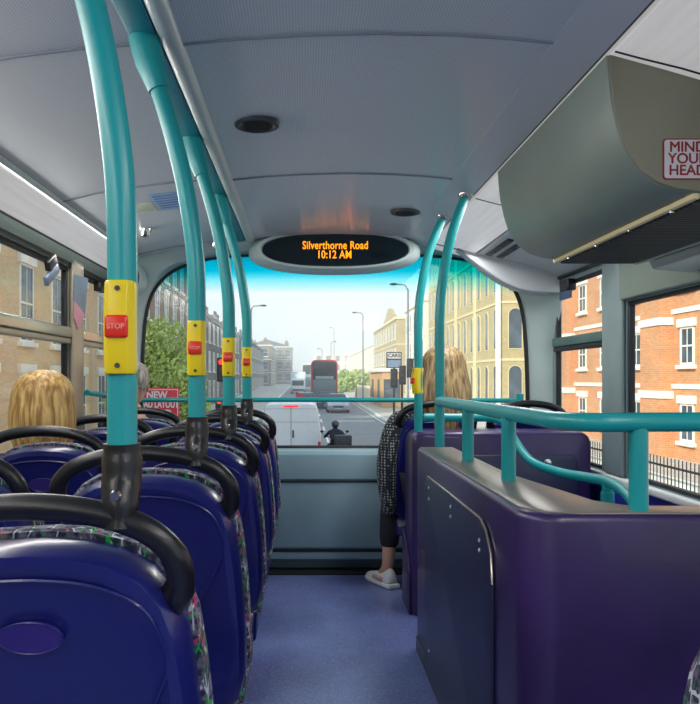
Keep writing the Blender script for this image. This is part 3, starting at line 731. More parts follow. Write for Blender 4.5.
G().box(-0.028, -0.02, -0.11, 0.06, -0.075, -0.035).build('label_plate', M('slate_blue_label', (60, 80, 120), 0.5), t, bevel=0.002)

# ------------------------------------------------------------------ people
def skin(name, joints, edges, mat, parent, grow=0.0, root=0):
    me = bpy.data.meshes.new(name)
    keys = list(joints); idx = {k: i for i, k in enumerate(keys)}
    me.from_pydata([joints[k][0] for k in keys], [(idx[a], idx[b]) for a, b in edges], [])
    o = bpy.data.objects.new('tmp', me); COL.objects.link(o)
    sk_ = o.modifiers.new('skin', 'SKIN'); sk_.use_smooth_shade = True
    for i, k in enumerate(keys):
        v = me.skin_vertices[0].data[i]; r = joints[k][1]
        v.radius = (r[0]+grow, r[1]+grow) if isinstance(r, tuple) else (r+grow, r+grow); v.use_root = (i == root)
    sb = o.modifiers.new('s', 'SUBSURF'); sb.levels = 2; sb.render_levels = 2
    bpy.context.view_layer.update()
    m2 = bpy.data.meshes.new_from_object(o.evaluated_get(bpy.context.evaluated_depsgraph_get()))
    bpy.data.objects.remove(o)
    m2.materials.clear(); m2.materials.append(mat); m2.name = name
    for p in m2.polygons: p.use_smooth = True
    return link(bpy.data.objects.new(name, m2), parent)
def hand_joints(J, E, side, wrist, d):
    """five short finger chains rooted in the palm; d = forward direction"""
    w_ = Vector(wrist); d = Vector(d).normalized(); lat = Vector((side, 0, 0)); up = Vector((0, 0, 1))
    p = w_+d*0.045; J['palm%d' % side] = (tuple(p), (0.018, 0.03)); E.append(('wri%d' % side, 'palm%d' % side))
    for q, (o_, ln) in enumerate(((-0.027, 0.065), (-0.009, 0.075), (0.009, 0.07), (0.027, 0.055))):
        a_ = p+d*0.045+lat*o_; b_ = a_+d*ln*0.5-up*0.008; c_ = b_+d*ln*0.35-up*0.02
        for nm, pt_, r in (('a', a_, 0.0095), ('b', b_, 0.0085), ('c', c_, 0.007)): J['f%d%s%d' % (q, nm, side)] = (tuple(pt_), r)
        E += [('palm%d' % side, 'f%da%d' % (q, side)), ('f%da%d' % (q, side), 'f%db%d' % (q, side)), ('f%db%d' % (q, side), 'f%dc%d' % (q, side))]
    a_ = w_+d*0.03-lat*0.03; b_ = a_+d*0.035-lat*0.015
    J['ta%d' % side] = (tuple(a_), 0.011); J['tb%d' % side] = (tuple(b_), 0.009)
    E += [('wri%d' % side, 'ta%d' % side), ('ta%d' % side, 'tb%d' % side)]
def head_into(body, c, yaw=0.0, k=1.0):
    bm = bmesh.new(); bm.from_mesh(body.data)
    m = bmesh.ops.create_uvsphere(bm, u_segments=24, v_segments=18, radius=1)
    for v in m['verts']:
        p = v.co.copy(); jaw = 1-0.28*max(0, -p.z)
        v.co = Vector((p.x*0.074*jaw, p.y*0.094*(1-0.12*max(0, -p.z))+0.012*max(0, -p.z), p.z*0.115))
    def add(cc_, rr):
        q = bmesh.ops.create_uvsphere(bm, u_segments=12, v_segments=8, radius=1)['verts']
        for v in q: v.co = Vector((v.co.x*rr[0]+cc_[0], v.co.y*rr[1]+cc_[1], v.co.z*rr[2]+cc_[2]))
        return q
    allv = m['verts']+add((0, 0.094, -0.018), (0.013, 0.02, 0.024))+add((0.075, 0.0, -0.012), (0.009, 0.018, 0.03))+add((-0.075, 0.0, -0.012), (0.009, 0.018, 0.03))+add((0, 0.088, -0.055), (0.024, 0.008, 0.006))
    R = Matrix.Rotation(yaw, 3, 'Z')
    for v in allv: v.co = R @ (v.co*k)+Vector(c)
    for f in bm.faces: f.smooth = True
    bm.to_mesh(body.data); bm.free()
    for s_ in (-1, 1):
        e = G().blob((0, 0, 0), (0.012, 0.008, 0.010)).build('eye', WHITE, body)
        e.location = R @ Vector((s_*0.03*k, 0.086*k, 0.006*k))+Vector(c)
def sitter(name, label, x, y, sz, jm, tm, yaw=0, long_legs=True, lfoot=None, headyaw=0, arm_out=0.0, lean_x=0.0, headdz=0.0):
    t = thing(name, label, 'person', (x, y, 0), yaw)
    J = {}; E = []
    J['pel'] = ((0, 0, sz+0.10), (0.13, 0.10))
    J['wai'] = ((0, -0.01, sz+0.25), (0.115, 0.085))
    J['che'] = ((lean_x*0.5, -0.015, sz+0.40), (0.14, 0.095))
    J['nek'] = ((lean_x, 0.0, sz+0.53), (0.055, 0.055))
    J['hed'] = ((lean_x, 0.01, sz+0.60+headdz), (0.05, 0.05))
    E = [('pel', 'wai'), ('wai', 'che'), ('che', 'nek'), ('nek', 'hed')]
    for s_ in (-1, 1):
        ao = arm_out if s_ < 0 else 0
        J['sho%d' % s_] = ((s_*0.15+lean_x*0.8, -0.01, sz+0.475), 0.048)
        J['elb%d' % s_] = ((s_*(0.155+ao), 0.06, sz+0.22), 0.036)
        J['wri%d' % s_] = ((s_*(0.14+ao*0.5), 0.24, sz+0.19), 0.027)
        E += [('che', 'sho%d' % s_), ('sho%d' % s_, 'elb%d' % s_), ('elb%d' % s_, 'wri%d' % s_)]
        hand_joints(J, E, s_, J['wri%d' % s_][0], (-s_*0.3, 1, -0.15))
        J['hip%d' % s_] = ((s_*0.09, 0.03, sz+0.085), 0.085)
        J['kne%d' % s_] = ((s_*0.10, 0.245, sz+0.08), 0.05)
        J['ank%d' % s_] = ((s_*0.10, 0.12, 0.09), 0.036)
        J['toe%d' % s_] = ((s_*0.10, 0.20, 0.04), 0.03)
        if lfoot and s_ < 0:
            J['kne-1'] = ((lfoot[0]*0.9, lfoot[1]+0.04, sz+0.06), 0.055)
            J['ank-1'] = ((lfoot[0], lfoot[1], 0.10), 0.033); J['toe-1'] = ((lfoot[0]-0.03, lfoot[1]+0.06, 0.04), 0.028)
        E += [('pel', 'hip%d' % s_), ('hip%d' % s_, 'kne%d' % s_), ('kne%d' % s_, 'ank%d' % s_), ('ank%d' % s_, 'toe%d' % s_)]
    body = skin('body', J, E, SKIN, t)
    hc = (lean_x, 0.02, sz+0.685+headdz)
    head_into(body, hc, headyaw)
    up = ['pel', 'wai', 'che', 'nek']+['%s%d' % (a_, s_) for a_ in ('sho', 'elb', 'wri') for s_ in (-1, 1)]
    JU = {k: J[k] for k in up}; JU['nek'] = (JU['nek'][0], (0.045, 0.045))
    skin('jacket', JU, [e for e in E if e[0] in up and e[1] in up], jm, t, 0.018)
    lo = ['pel']+['%s%d' % (a_, s_) for a_ in ('hip', 'kne', 'ank') for s_ in (-1, 1)]
    JL = {k: J[k] for k in lo}
    for s_ in (-1, 1):
        a_, k_ = Vector(J['ank%d' % s_][0]), Vector(J['kne%d' % s_][0]); q = a_+(k_-a_)*0.22
        JL['ank%d' % s_] = (tuple(q), 0.042)
    skin('trousers', JL, [e for e in E if e[0] in lo and e[1] in lo], tm, t, 0.012)
    return t, J, hc
def hair(parent, c, rx, ry, ztop, zbot, mat, front_open=True, flare=0.1, seed=1, yaw=0.0, part=0.0, name='hair'):
    """strand-ridged hair shell, dome on top then falling; open towards +Y (the face)"""
    rnd = random.Random(seed); g = G(); NA, NZ = 120, 26
    off = [rnd.uniform(-1, 1) for _ in range(NA)]; low = [rnd.uniform(-1, 1) for _ in range(NA)]
    grid = []
    dome = rx*1.0
    for j in range(NZ+1):
        row = []
        f = j/NZ
        for i in range(NA):
            a_ = 2*PI*i/NA
            if f < 0.45:
                q = f/0.45*PI/2; rad = math.sin(q)**0.85; z = ztop-dome*(1-math.cos(q))
            else:
                q = (f-0.45)/0.55; rad = 1+flare*math.sin(q*PI*0.9)-0.10*q*q; z = ztop-dome-(ztop-dome-zbot-0.012*low[i])*q
            ridge = 1+0.022*off[i]*min(1, f*3)+0.02*math.sin(a_*7+seed+f*2)*f
            x_, y_ = rx*rad*ridge*math.cos(a_), ry*rad*ridge*math.sin(a_)
            if y_ > 0 and f > 0.28:
                k_ = min(1, (f-0.28)*4); y_ *= (1-0.75*k_)
            v = Matrix.Rotation(yaw, 3, 'Z') @ Vector((x_, y_, z))
            row.append(g.bm.verts.new((v.x+c[0], v.y+c[1], v.z)))
        grid.append(row)
    for j in range(NZ):
        for i in range(NA):
            g.bm.faces.new([grid[j][i], grid[j][(i+1) % NA], grid[j+1][(i+1) % NA], grid[j+1][i]])
    g.bm.faces.new(grid[0][::-1]); g.bm.faces.new(grid[-1])
    return g.build(name, mat, parent, angle=80)
# blonde woman
pw, J, hc = sitter('person', 'woman with golden blonde shoulder-length hair seen from behind, left window seat', -0.855, 2.66, 0.305, JACKET, DTROU, lean_x=-0.065)
hair(pw, (hc[0], hc[1]-0.005, 0), 0.108, 0.11, 1.12, 0.855, HAIR_BL, seed=3, flare=0.10)
# man
pm, J, hc = sitter('person', 'grey-haired man in a dark jacket in the front left window seat', -0.83, 3.97, 0.36, JACKET, DTROU, headyaw=0.5, lean_x=-0.07, headdz=0.01)
hair(pm, (hc[0], hc[1]-0.012, 0), 0.082, 0.098, 1.178, 1.035, HAIR_GR, seed=9, flare=0.0, yaw=0.5, name='short_hair')
# woman in knit
pk, J, hc = sitter('person', 'woman with long light-brown hair in a speckled knit cardigan, front right seat', 0.66, 3.95, 0.42, KNIT, DTROU, lfoot=(-0.225, 0.03), arm_out=0.03, lean_x=0.05, headdz=0.03)
hair(pk, (hc[0]+0.01, hc[1]-0.02, 0), 0.115, 0.115, 1.262, 0.80, HAIR_BR, seed=5, flare=0.28)
g = G(); g.blob((-0.235, 0.02, 0.30), (0.035, 0.05, 0.16)); 
# cardigan hanging down over the aisle side of the seat
g = G()
rings = []
for z, xo, yo, rx_, ry_ in ((0.93, -0.145, -0.02, 0.05, 0.06), (0.86, -0.19, -0.03, 0.06, 0.075), (0.76, -0.215, -0.03, 0.062, 0.085), (0.66, -0.235, -0.02, 0.058, 0.09), (0.55, -0.235, -0.01, 0.052, 0.10), (0.45, -0.225, 0.0, 0.045, 0.10), (0.37, -0.222, 0.0, 0.034, 0.09)):
    rings.append([g.bm.verts.new((xo+rx_*math.cos(2*PI*k/20), yo+ry_*math.sin(2*PI*k/20), z)) for k in range(20)])
for a_, b_ in zip(rings, rings[1:]):
    for i in range(20): g.bm.faces.new([a_[i], a_[(i+1) % 20], b_[(i+1) % 20], b_[i]])
g.bm.faces.new(rings[0][::-1]); g.bm.faces.new(rings[-1]); g.build('cardigan_side', KNIT, pk, subsurf=1)
G().tube([(0.13, -0.02, 1.005), (0.15, -0.035, 1.0)], 0.012, seg=10).build('hair_tie', M('coral_band', (235, 90, 90), 0.5), pk)
# shoes
def shoe(parent, x, y, yaw=0.1, up=SHOEW):
    g = G()
    secs = [(-0.085, 0.030, 0.095), (-0.05, 0.036, 0.10), (0.0, 0.038, 0.082), (0.05, 0.043, 0.062), (0.10, 0.045, 0.050), (0.145, 0.036, 0.04), (0.168, 0.015, 0.03)]
    rings = []
    for yy, hw_, hh in secs:
        rings.append([g.bm.verts.new((hw_*math.cos(a_)*(1 if math.sin(a_) < 0.5 else 0.8), yy, 0.025+max(-0.01, math.sin(a_))*(hh-0.02))) for a_ in [2*PI*k/16 for k in range(16)]])
    for a_, b_ in zip(rings, rings[1:]):
        for i in range(16): g.bm.faces.new([a_[i], a_[(i+1) % 16], b_[(i+1) % 16], b_[i]])
    g.bm.faces.new(rings[0][::-1]); g.bm.faces.new(rings[-1])
    o = g.build('shoe', up, parent, subsurf=1); o.location = (x, y, 0); o.rotation_euler = (0, 0, yaw)
    G().prism([(-0.034, -0.092), (0.034, -0.092), (0.042, 0.0), (0.048, 0.09), (0.035, 0.15), (0.0, 0.175), (-0.035, 0.15), (-0.048, 0.09), (-0.042, 0.0)], 0.002, 0.026, 'Z').build('sole', SOLE, o, bevel=0.006)
    if up is SHOEW:
        G().box(-0.047, -0.028, -0.03, 0.06, 0.03, 0.052).build('pink_patch', SHOEP, o, bevel=0.006)
    return o
shoe(pk, -0.238, 0.05, 0.45); shoe(pk, 0.10, 0.13, 0)
for p_ in (pw, pm):
    for s_ in (-1, 1): shoe(p_, s_*0.10, 0.14, 0, DTROU)

# ================================================================== OUTSIDE
def gz(y): return -2.16+0.0079*y
def strip(name, x0, x1, y0, y1, dz, mat, th=0.1):
    g = G()
    g.poly([(x, y, gz(y)+dz-t_) for x in (x0, x1) for y in (y0, y1) for t_ in (0, th)], [(0, 1, 3, 2), (4, 6, 7, 5), (0, 4, 5, 1), (2, 3, 7, 6), (0, 2, 6, 4), (1, 5, 7, 3)])
    return struct(g.build(name, mat, smooth=False))
strip('road', -3.2, 5.3, -40, 420, 0, TARMAC)
strip('pavement', -40, -3.35, -40, 420, 0.12, PAVE); strip('pavement', 5.45, 60, -40, 420, 0.12, PAVE)
strip('kerb', -3.35, -3.2, -40, 420, 0.12, STONE); strip('kerb', 5.3, 5.45, -40, 420, 0.12, STONE)
for k in range(26):
    y = 14+k*7.0
    strip('road_marking', 1.02, 1.14, y, y+3.2, 0.008, MARK, 0.004)
strip('road_marking', 4.95, 5.05, 10, 200, 0.008, MARK, 0.004)
strip('road_marking', 2.0, 4.6, 50, 50.5, 0.009, MARK, 0.004)

def win_mesh(w_, h_, kind):
    """front in the local YZ plane, outward normal +X"""
    def pts(a, b0, b1, arch):
        if not arch: return [(-a, b0), (a, b0), (a, b1), (-a, b1)]
        return [(-a, b0), (a, b0), (a, b1-a)]+[(a*math.cos(q*PI/8), b1-a+a*math.sin(q*PI/8)) for q in range(1, 8)]+[(-a, b1-a)]
    arch = kind in ('arch',)
    g = G(); q_ = 0.05 if arch else 0.08; fo = pts(w_/2, -h_/2, h_/2, arch); fi = pts(w_/2-q_, -h_/2+q_, h_/2-q_, arch)
    o_ = [g.bm.verts.new((0.05, u, v)) for u, v in fo]; i_ = [g.bm.verts.new((0.05, u, v)) for u, v in fi]
    ob = [g.bm.verts.new((-0.05, u, v)) for u, v in fo]; ib = [g.bm.verts.new((0.0, u, v)) for u, v in fi]
    n_ = len(fo)
    for k in range(n_):
        j = (k+1) % n_
        g.bm.faces.new([o_[k], o_[j], i_[j], i_[k]]); g.bm.faces.new([ob[k], ob[j], o_[j], o_[k]]); g.bm.faces.new([i_[k], i_[j], ib[j], ib[k]])
    if kind == 'sash':
        g.box(-0.02, 0.045, -w_/2+0.05, w_/2-0.05, -0.03, 0.03); g.box(-0.01, 0.035, -0.015, 0.015, -h_/2+0.05, h_/2-0.05)
        g.box(0.0, 0.12, -w_/2-0.12, w_/2+0.12, h_/2, h_/2+0.28); g.box(0.0, 0.16, -w_/2-0.12, w_/2+0.12, -h_/2-0.14, -h_/2)
    elif kind == 'plain':
        g.box(-0.02, 0.045, -w_/2+0.05, w_/2-0.05, -0.03, 0.03); g.box(0.0, 0.14, -w_/2-0.05, w_/2+0.05, -h_/2-0.1, -h_/2)
    bmesh.ops.recalc_face_normals(g.bm, faces=g.bm.faces)
    me = bpy.data.meshes.new('window_frame'); g.bm.to_mesh(me); g.bm.free()
    g = G(); g.prism(fi, 0.002, 0.018, 'X'); bmesh.ops.recalc_face_normals(g.bm, faces=g.bm.faces)
    m2 = bpy.data.meshes.new('pane'); g.bm.to_mesh(m2); g.bm.free(); m2.materials.append(PANE)
    return me, m2
WM = {}
def add_window(parent, x, y, z, w_, h_, kind, nrm, fm):
    key = (w_, h_, kind, fm.name)
    if key not in WM:
        a_, b_ = win_mesh(w_, h_, kind); a_.materials.append(fm); WM[key] = (a_, b_)
    a_, b_ = WM[key]
    o = link(bpy.data.objects.new('window', a_), parent); o.location = (x, y, z); o.rotation_euler = (0, 0, {'+X': 0, '-X': PI, '-Y': -PI/2}[nrm])
    link(bpy.data.objects.new('pane', b_), o)
def building(label, side, y0, y1, h, mat, win, floors, bays, depth=10, xf=9.0, fm=STONE, trimm=STONE, end_bays=0, ys=None, roof='flat', chim=0, bands=True, name='building', skip_end=False, xshift=None):
    """terrace block with its street face at |x| = xf"""
    zg = gz(y0)
    t = thing(name, label, 'building', (0, y0, zg))
    xs = -xf if side < 0 else xf; x2 = xs+side*depth
    xa, xb = min(xs, x2), max(xs, x2)
    G().box(xa, xb, 0, y1-y0, -0.3, h).build('wall', mat, t, smooth=False)
    nr = '+X' if side < 0 else '-X'
    w_, wh, kind = win
    fh = h/(floors+0.15)
    for f in range(floors):
        z = fh*(f+0.58)
        if bays:
            bw = (y1-y0)/bays
            for b_ in range(bays): add_window(t, xs, (ys[b_]-y0 if ys else bw*(b_+0.5)), z, w_, min(wh, fh*0.72), kind, nr, fm)
        for e in range(end_bays):
            add_window(t, xs+side*depth*(e+0.5)/end_bays*(0.8 if depth > 5 else 1), 0, z, w_, min(wh, fh*0.72), kind, '-Y', fm)
        if bands and f:
            G().box(xa-0.06, xb, -0.06, y1-y0, fh*f+0.05, fh*f+0.22).build('stone_band', trimm, t, smooth=False) if side > 0 else G().box(xa, xb+0.06, -0.06, y1-y0, fh*f+0.05, fh*f+0.22).build('stone_band', trimm, t, smooth=False)
    if side > 0: G().box(xa-0.25, xb, -0.2, y1-y0, h-0.35, h).build('cornice', trimm, t, bevel=0.05)
    else: G().box(xa, xb+0.25, -0.2, y1-y0, h-0.35, h).build('cornice', trimm, t, bevel=0.05)
    if roof == 'pitch':
        G().prism([(xa+0.1, h), (xb-0.1, h), ((xa+xb)/2, h+1.8)], 0.1, y1-y0-0.1).build('roof', SLATE, t, smooth=False)
    for c in range(chim):
        yy = (y1-y0)*(c+0.5)/chim
        ch = G(); ch.box(xs+side*1.5-0.4, xs+side*1.5+0.4, yy-0.9, yy+0.9, h-0.2, h+1.5)
        for q in range(4): ch.tube([(xs+side*1.5, yy-0.6+q*0.4, h+1.5), (xs+side*1.5, yy-0.6+q*0.4, h+1.9)], 0.12, seg=8)
        ch.build('chimney', mat, t, smooth=False)
    return t, zg
# left side of the street
building('tan brick building beyond the left side windows', -1, -30, 16, 10.5, B_TAN, (1.1, 2.2, 'sash'), 3, 9, fm=STONE)
building('tan brick building seen through the left side windows, with white sash windows', -1, 17, 38, 11.0, B_TAN, (1.2, 2.6, 'sash'), 3, 7, bands=False, trimm=B_TAN)
building('tall grey-brown brick building behind the tree on the left', -1, 43, 62, 12.0, B_GREY, (1.3, 2.4, 'sash'), 4, 6, end_bays=3, xf=9.3, trimm=B_GREY)
building('dark slate-roofed terrace beyond the tall brick building on the left', -1, 63, 104, 8.6, B_DARK, (1.2, 1.9, 'plain'), 3, 12, chim=4, roof='pitch', xf=9, trimm=B_DARK)
building('low dark terrace farther down the left side', -1, 106, 165, 8.4, B_DARK, (1.3, 1.8, 'plain'), 3, 14, chim=5, xf=9, trimm=B_DARK)
building('far brown terrace closing the left of the street', -1, 200, 215, 10, B_BRO, (1.6, 2.0, 'plain'), 3, 3, end_bays=5, depth=13, xf=3.5, chim=2, roof='pitch')
building('distant brown terrace with chimneys left of the white lorry', -1, 168, 198, 9.3, B_BRO, (1.4, 1.9, 'plain'), 3, 5, end_bays=3, depth=10, xf=7.5, chim=3)
# right side
to, zg = building('orange brick mansion block with white stone bands on the right', 1, 12, 41.5, 14.0, B_ORA, (0.95, 1.35, 'sash'), 5, 8, xf=13.5, ys=[15.0, 19.0, 23.0, 26.8, 30.9, 34.2, 36.9, 40.0], depth=9)
for y0_, y1_ in ((20.2, 21.6), (27.9, 29.6), (38.0, 38.9)):
    G().box(13.05, 13.5, y0_-12, y1_-12, -0.2, 13.7).build('pilaster', B_ORA, to, smooth=False)
    for z in (2.4, 5.1, 7.8, 10.5): G().box(12.99, 13.5, y0_-12.06, y1_-11.94, z, z+0.28).build('pilaster_band', STONE, to, smooth=False)
ty, zg = building('tall yellow brick building with arched windows right of the windscreen', 1, 52.6, 83, 16.5, B_YEL, (1.0, 3.2, 'arch'), 4, 12, xf=13.5, fm=CREAM, trimm=CREAM, end_bays=2, depth=4.2)
G().box(13.3, 13.5, -0.15, 0.5, 0, 16.4).build('corner_pier', STONE, ty)
for k in range(1, 4): G().box(13.36, 13.5, 30.4*k/4-0.25, 30.4*k/4+0.25, 0, 16.4).build('pier', CREAM, ty)
building('flat-roofed white building beyond the yellow brick building', 1, 85.5, 102, 11.6, STUCCO, (1.4, 2.4, 'plain'), 3, 5, end_bays=2, xf=13.5, trimm=STUCCO)
tg, zg = building('ochre building with a curved gable on the right of the street', 1, 112, 149, 11.4, B_OCH, (1.6, 2.3, 'plain'), 3, 9, xf=13.5, trimm=CREAM)
gp = [(2.0, 11.3), (19.0, 11.3), (17.2, 12.0), (15.4, 12.2), (13.2, 13.1), (10.5, 13.6), (7.8, 13.1), (5.6, 12.2), (3.8, 12.0)]
G().prism(gp, 13.45, 14.0, 'X').build('curved_gable', B_OCH, tg, smooth=False)
building('long low white terrace farther down the right side', 1, 151, 250, 8.8, STUCCO, (1.6, 2.0, 'plain'), 3, 18, xf=13.5, trimm=STUCCO)
building('small orange kiosk building behind the traffic lights on the right', 1, 66, 78, 3.6, brick_mat('light_orange_brick', (226, 178, 124), (214, 164, 110), (210, 180, 140)), (1.4, 1.6, 'plain'), 1, 2, depth=1.7, xf=6.7, end_bays=1, bands=False, fm=DGREY)
building('distant pale building at the end of the street behind the bus', 1, 256, 270, 9.5, STUCCO, (1.6, 2.0, 'plain'), 3, 3, end_bays=4, depth=16, xf=3.0)

# railings and low wall in front of the orange block
rl = thing('iron_railing', 'dark iron railing in front of the orange brick block', 'railing', (7.3, 10, gz(10)+0.12))
g = G(); g.box(-0.02, 0.02, 0, 17, 1.25, 1.29); g.box(-0.02, 0.02, 0, 17, 0.15, 0.19); g.build('rail', IRON, rl, smooth=False)
g = G()
for k in range(110): g.tube([(0, 0.1+k*0.153, 0), (0, 0.1+k*0.153, 1.45)], 0.011, seg=5)
o = g.build('bars', IRON, rl); o['kind'] = 'stuff'
tag(G().box(7.9, 8.1, 10, 27, gz(10), gz(10)+1.0).build('low_wall', STONE, bevel=0.03), 'low white wall behind the iron railing', 'wall')

# lamp posts, signals
def lamp_post(label, x, y, h, arm):
    t = thing('street_lamp', label, 'street lamp', (x, y, gz(y)+0.12), group='street lamps')
    G().tube([(0, 0, 0), (0, 0, 1.2), (0, 0, h-0.3), (arm*0.25, 0, h), (arm, 0, h+0.05)], [0.10, 0.08, 0.06, 0.05, 0.05], seg=10).build('post', GALV, t)
    G().blob((arm*1.25, 0, h+0.05), (abs(arm)*0.35, 0.15, 0.08)).build('lamp_head', DGREY, t)
for lb, px, y, top, arm in (('street lamp with a left-reaching arm in front of the ochre gabled building', 363, 78, 313, -0.7), ('tallest street lamp, left of the yellow brick building', 408, 46, 285, -0.7), ('street lamp behind the red bus on the right', 334, 150, 328, -0.6), ('slim street lamp rising behind the red bus', 331, 110, 342, 0.5), ('short street lamp left of the red bus', 322, 125, 349, -0.5)):
    x = (px-305)/760*y; lamp_post(lb, x, y, (378-top)/760*y+1.09-gz(y)-0.12, arm)
lamp_post('street lamp on the left pavement before the dark terrace', -4.4, 62, 8.5, 0.8)
def signal(label, x, y, h, lit, heads=((0, 0),)):
    t = thing('traffic_light', label, 'traffic light', (x, y, gz(y)+0.12))
    G().tube([(0, 0, 0), (0, 0, h)], 0.06, seg=10).build('post', GALV if lit else IRON, t)
    for dx, dz in heads:
        b = G().box(dx-0.17, dx+0.17, -0.28, -0.08, h-0.95+dz, h+dz).build('signal_head', IRON, t, bevel=0.03)
        for k in range(3):
            G().lathe([(0.10, -0.30), (0.10, -0.28)], (dx, 0, h-0.18-0.29*k+dz), 16, 'Y').build('lens', SIGRED if (lit and k == 0) else DGREY, b)
signal('traffic light glowing red on the left side of the street', (222-305)/760*30, 30, (378-362)/760*30+1.09-gz(30)+0.05, True)
signal('pair of dark traffic signal heads on the right pavement', (402-305)/760*38, 38, (378-368)/760*38+1.09-gz(38), False, ((0, 0), (-0.42, -0.15), (0.38, 0.35)))
signal('low traffic light glowing red on the left, half hidden by a pole', (222-305)/760*34-0.1, 34, (378-400)/760*34+1.09-gz(34), True)
bb = thing('shop_sign', 'dark board with a white lettered panel on the right pavement', 'sign', ((394-305)/760*42, 42, gz(42)))
z1 = 1.09+(378-352)/760*42-gz(42); z0 = 1.09+(378-368)/760*42-gz(42)
G().box(-0.42, 0.42, -0.05, 0.05, z0, z1).build('board', DGREY, bb, bevel=0.02)
G().box(-0.36, 0.36, -0.07, -0.05, z0+0.52, z1-0.06).build('upper_panel', SIGNW, bb)
G().box(-0.36, 0.36, -0.07, -0.05, z0+0.05, z0+0.44).build('lower_panel', M('grey_blue_panel', (120, 140, 165), 0.5), bb)
text('CARS', 'lettering', 0.28, DGREY, (0, -0.075, z0+0.68), FACE, bb, 0.002, 0.008)
G().tube([(0, 0, 0), (0, 0, z0)], 0.06, seg=10).build('post', IRON, bb)
# road layout sign
y = 19.0
rs = thing('road_works_sign', 'red road sign with white lettering beyond the man on the left', 'sign', ((157-305)/760*y, y, gz(y)+0.12))
zc = 1.09-(404-378)/760*y-gz(y)-0.12
G().box(-0.56, 0.56, -0.02, 0.02, zc-0.40, zc+0.40).build('board', ROADSIGN, rs, bevel=0.02)
g = G()
for bx in ((-0.53, 0.53, zc+0.35, zc+0.37), (-0.53, 0.53, zc-0.37, zc-0.35)): g.box(bx[0], bx[1], -0.026, -0.02, bx[2], bx[3])
g.box(-0.53, -0.51, -0.026, -0.02, zc-0.35, zc+0.35); g.box(0.51, 0.53, -0.026, -0.02, zc-0.35, zc+0.35)
g.build('border', SIGNW, rs)
for k, s_ in enumerate(('NEW', 'ROAD LAYOUT', 'AHEAD')):
    text(s_, 'lettering', 0.25, SIGNW, (0, -0.028, zc+0.22-k*0.23), FACE, rs, 0.002, 0.008, sx_=0.62 if k == 1 else 0.9)
for s_ in (-0.4, 0.4): G().tube([(s_, 0.05, 0), (s_, 0.05, zc+0.3)], 0.035, seg=10).build('post', GALV, rs)

# trees
def tree(label, x, y, trunk_h, blobs, n_, seed, size=0.28, name='tree'):
    t = thing(name, label, 'tree', (x, y, gz(y)+0.1)); rnd = random.Random(seed)
    G().tube([(0, 0, 0), (0.1, 0, trunk_h*0.5), (0, 0, trunk_h)], [0.18, 0.14, 0.10], seg=10, smooth=3).build('trunk', BARK, t)
    g = G()
    for k in range(n_):
        c, r = rnd.choice(blobs)
        u = Vector((rnd.gauss(0, 1), rnd.gauss(0, 1), rnd.gauss(0, 1))).normalized()*r*(rnd.random()**0.35)
        p = Vector(c)+Vector((u.x, u.y, u.z*0.9)); s_ = size*rnd.uniform(0.5, 1.2)
        a_ = Vector((rnd.gauss(0, 1), rnd.gauss(0, 1), rnd.gauss(0, 1))).normalized(); b_ = a_.orthogonal().normalized(); c_ = a_.cross(b_)
        q = [g.bm.verts.new(p+b_*s_*0.5), g.bm.verts.new(p+c_*s_*0.3), g.bm.verts.new(p-b_*s_*0.5), g.bm.verts.new(p-c_*s_*0.3)]
        g.bm.faces.new(q)
    g.build('crown', LEAF, t, smooth=False)
tree('leafy green tree behind the red road sign on the left', -5.6, 30, 2.2, [((-0.6, 0, 3.2), 1.5), ((0.5, 0, 2.8), 1.3), ((-0.2, 0.3, 4.3), 1.2), ((0.9, 0, 1.8), 1.0), ((-1.2, 0, 2.0), 1.2)], 11000, 4, 0.19)
tree('low green street tree in front of the white terrace on the right', 6.2, 92, 2.0, [((-0.9, 0, 1.8), 1.3), ((1.0, 0, 2.0), 1.3), ((0.2, 0, 2.4), 1.3), ((-2.0, 0, 1.3), 0.9)], 2600, 8, 0.4)
tree('small tree right of the red bus far down the street', 5.9, 120, 2.0, [((0, 0, 2.0), 1.3), ((0.3, 0, 2.8), 0.9)], 900, 12, 0.5)
tag(G().box(5.9, 7.6, 86, 86.2, gz(86)+0.1, gz(86)+1.7).build('hoarding', STUCCO, bevel=0.02), 'white hoarding panels below the green tree on the right', 'hoarding')

# vehicles
def wheels(t, xs_, ys_, r, w_=0.2):
    for x in xs_:
        for y in ys_:
            o = G().lathe([(r*0.6, -w_/2), (r*0.95, -w_/2), (r, -w_/2+0.03), (r, w_/2-0.03), (r*0.95, w_/2), (r*0.6, w_/2)], (x, y, r), 20, 'X').build('wheel', TYRE, t)
            G().lathe([(r*0.58, -w_/2-0.01), (r*0.58, w_/2+0.01)], (x, y, r), 16, 'X').build('hub', GALV, o)
# white van directly ahead
van = thing('van', 'white panel van directly ahead, seen from behind', 'van', ((291-305)/760*26, 26, gz(26)))
g = G(); rings = []
def vsec(hw_, zt, zb, k=0.14):
    return [(-hw_, zb), (-hw_, zt*0.45), (-hw_*0.985, zt*0.6), (-hw_*0.93, zt*0.80), (-hw_*0.88, zt*0.93), (-hw_*0.80, zt*0.985), (-hw_*0.6, zt), (0, zt*1.008), (hw_*0.6, zt), (hw_*0.80, zt*0.985), (hw_*0.88, zt*0.93), (hw_*0.93, zt*0.80), (hw_*0.985, zt*0.6), (hw_, zt*0.45), (hw_, zb)]
for y, hw_, zt in ((0.0, 1.0, 2.46), (0.08, 1.03, 2.50), (4.2, 1.03, 2.5), (4.6, 1.02, 2.3), (5.2, 1.0, 1.35), (5.8, 0.92, 1.0)):
    rings.append([g.bm.verts.new((u, y, v)) for u, v in vsec(hw_, zt, 0.35)])
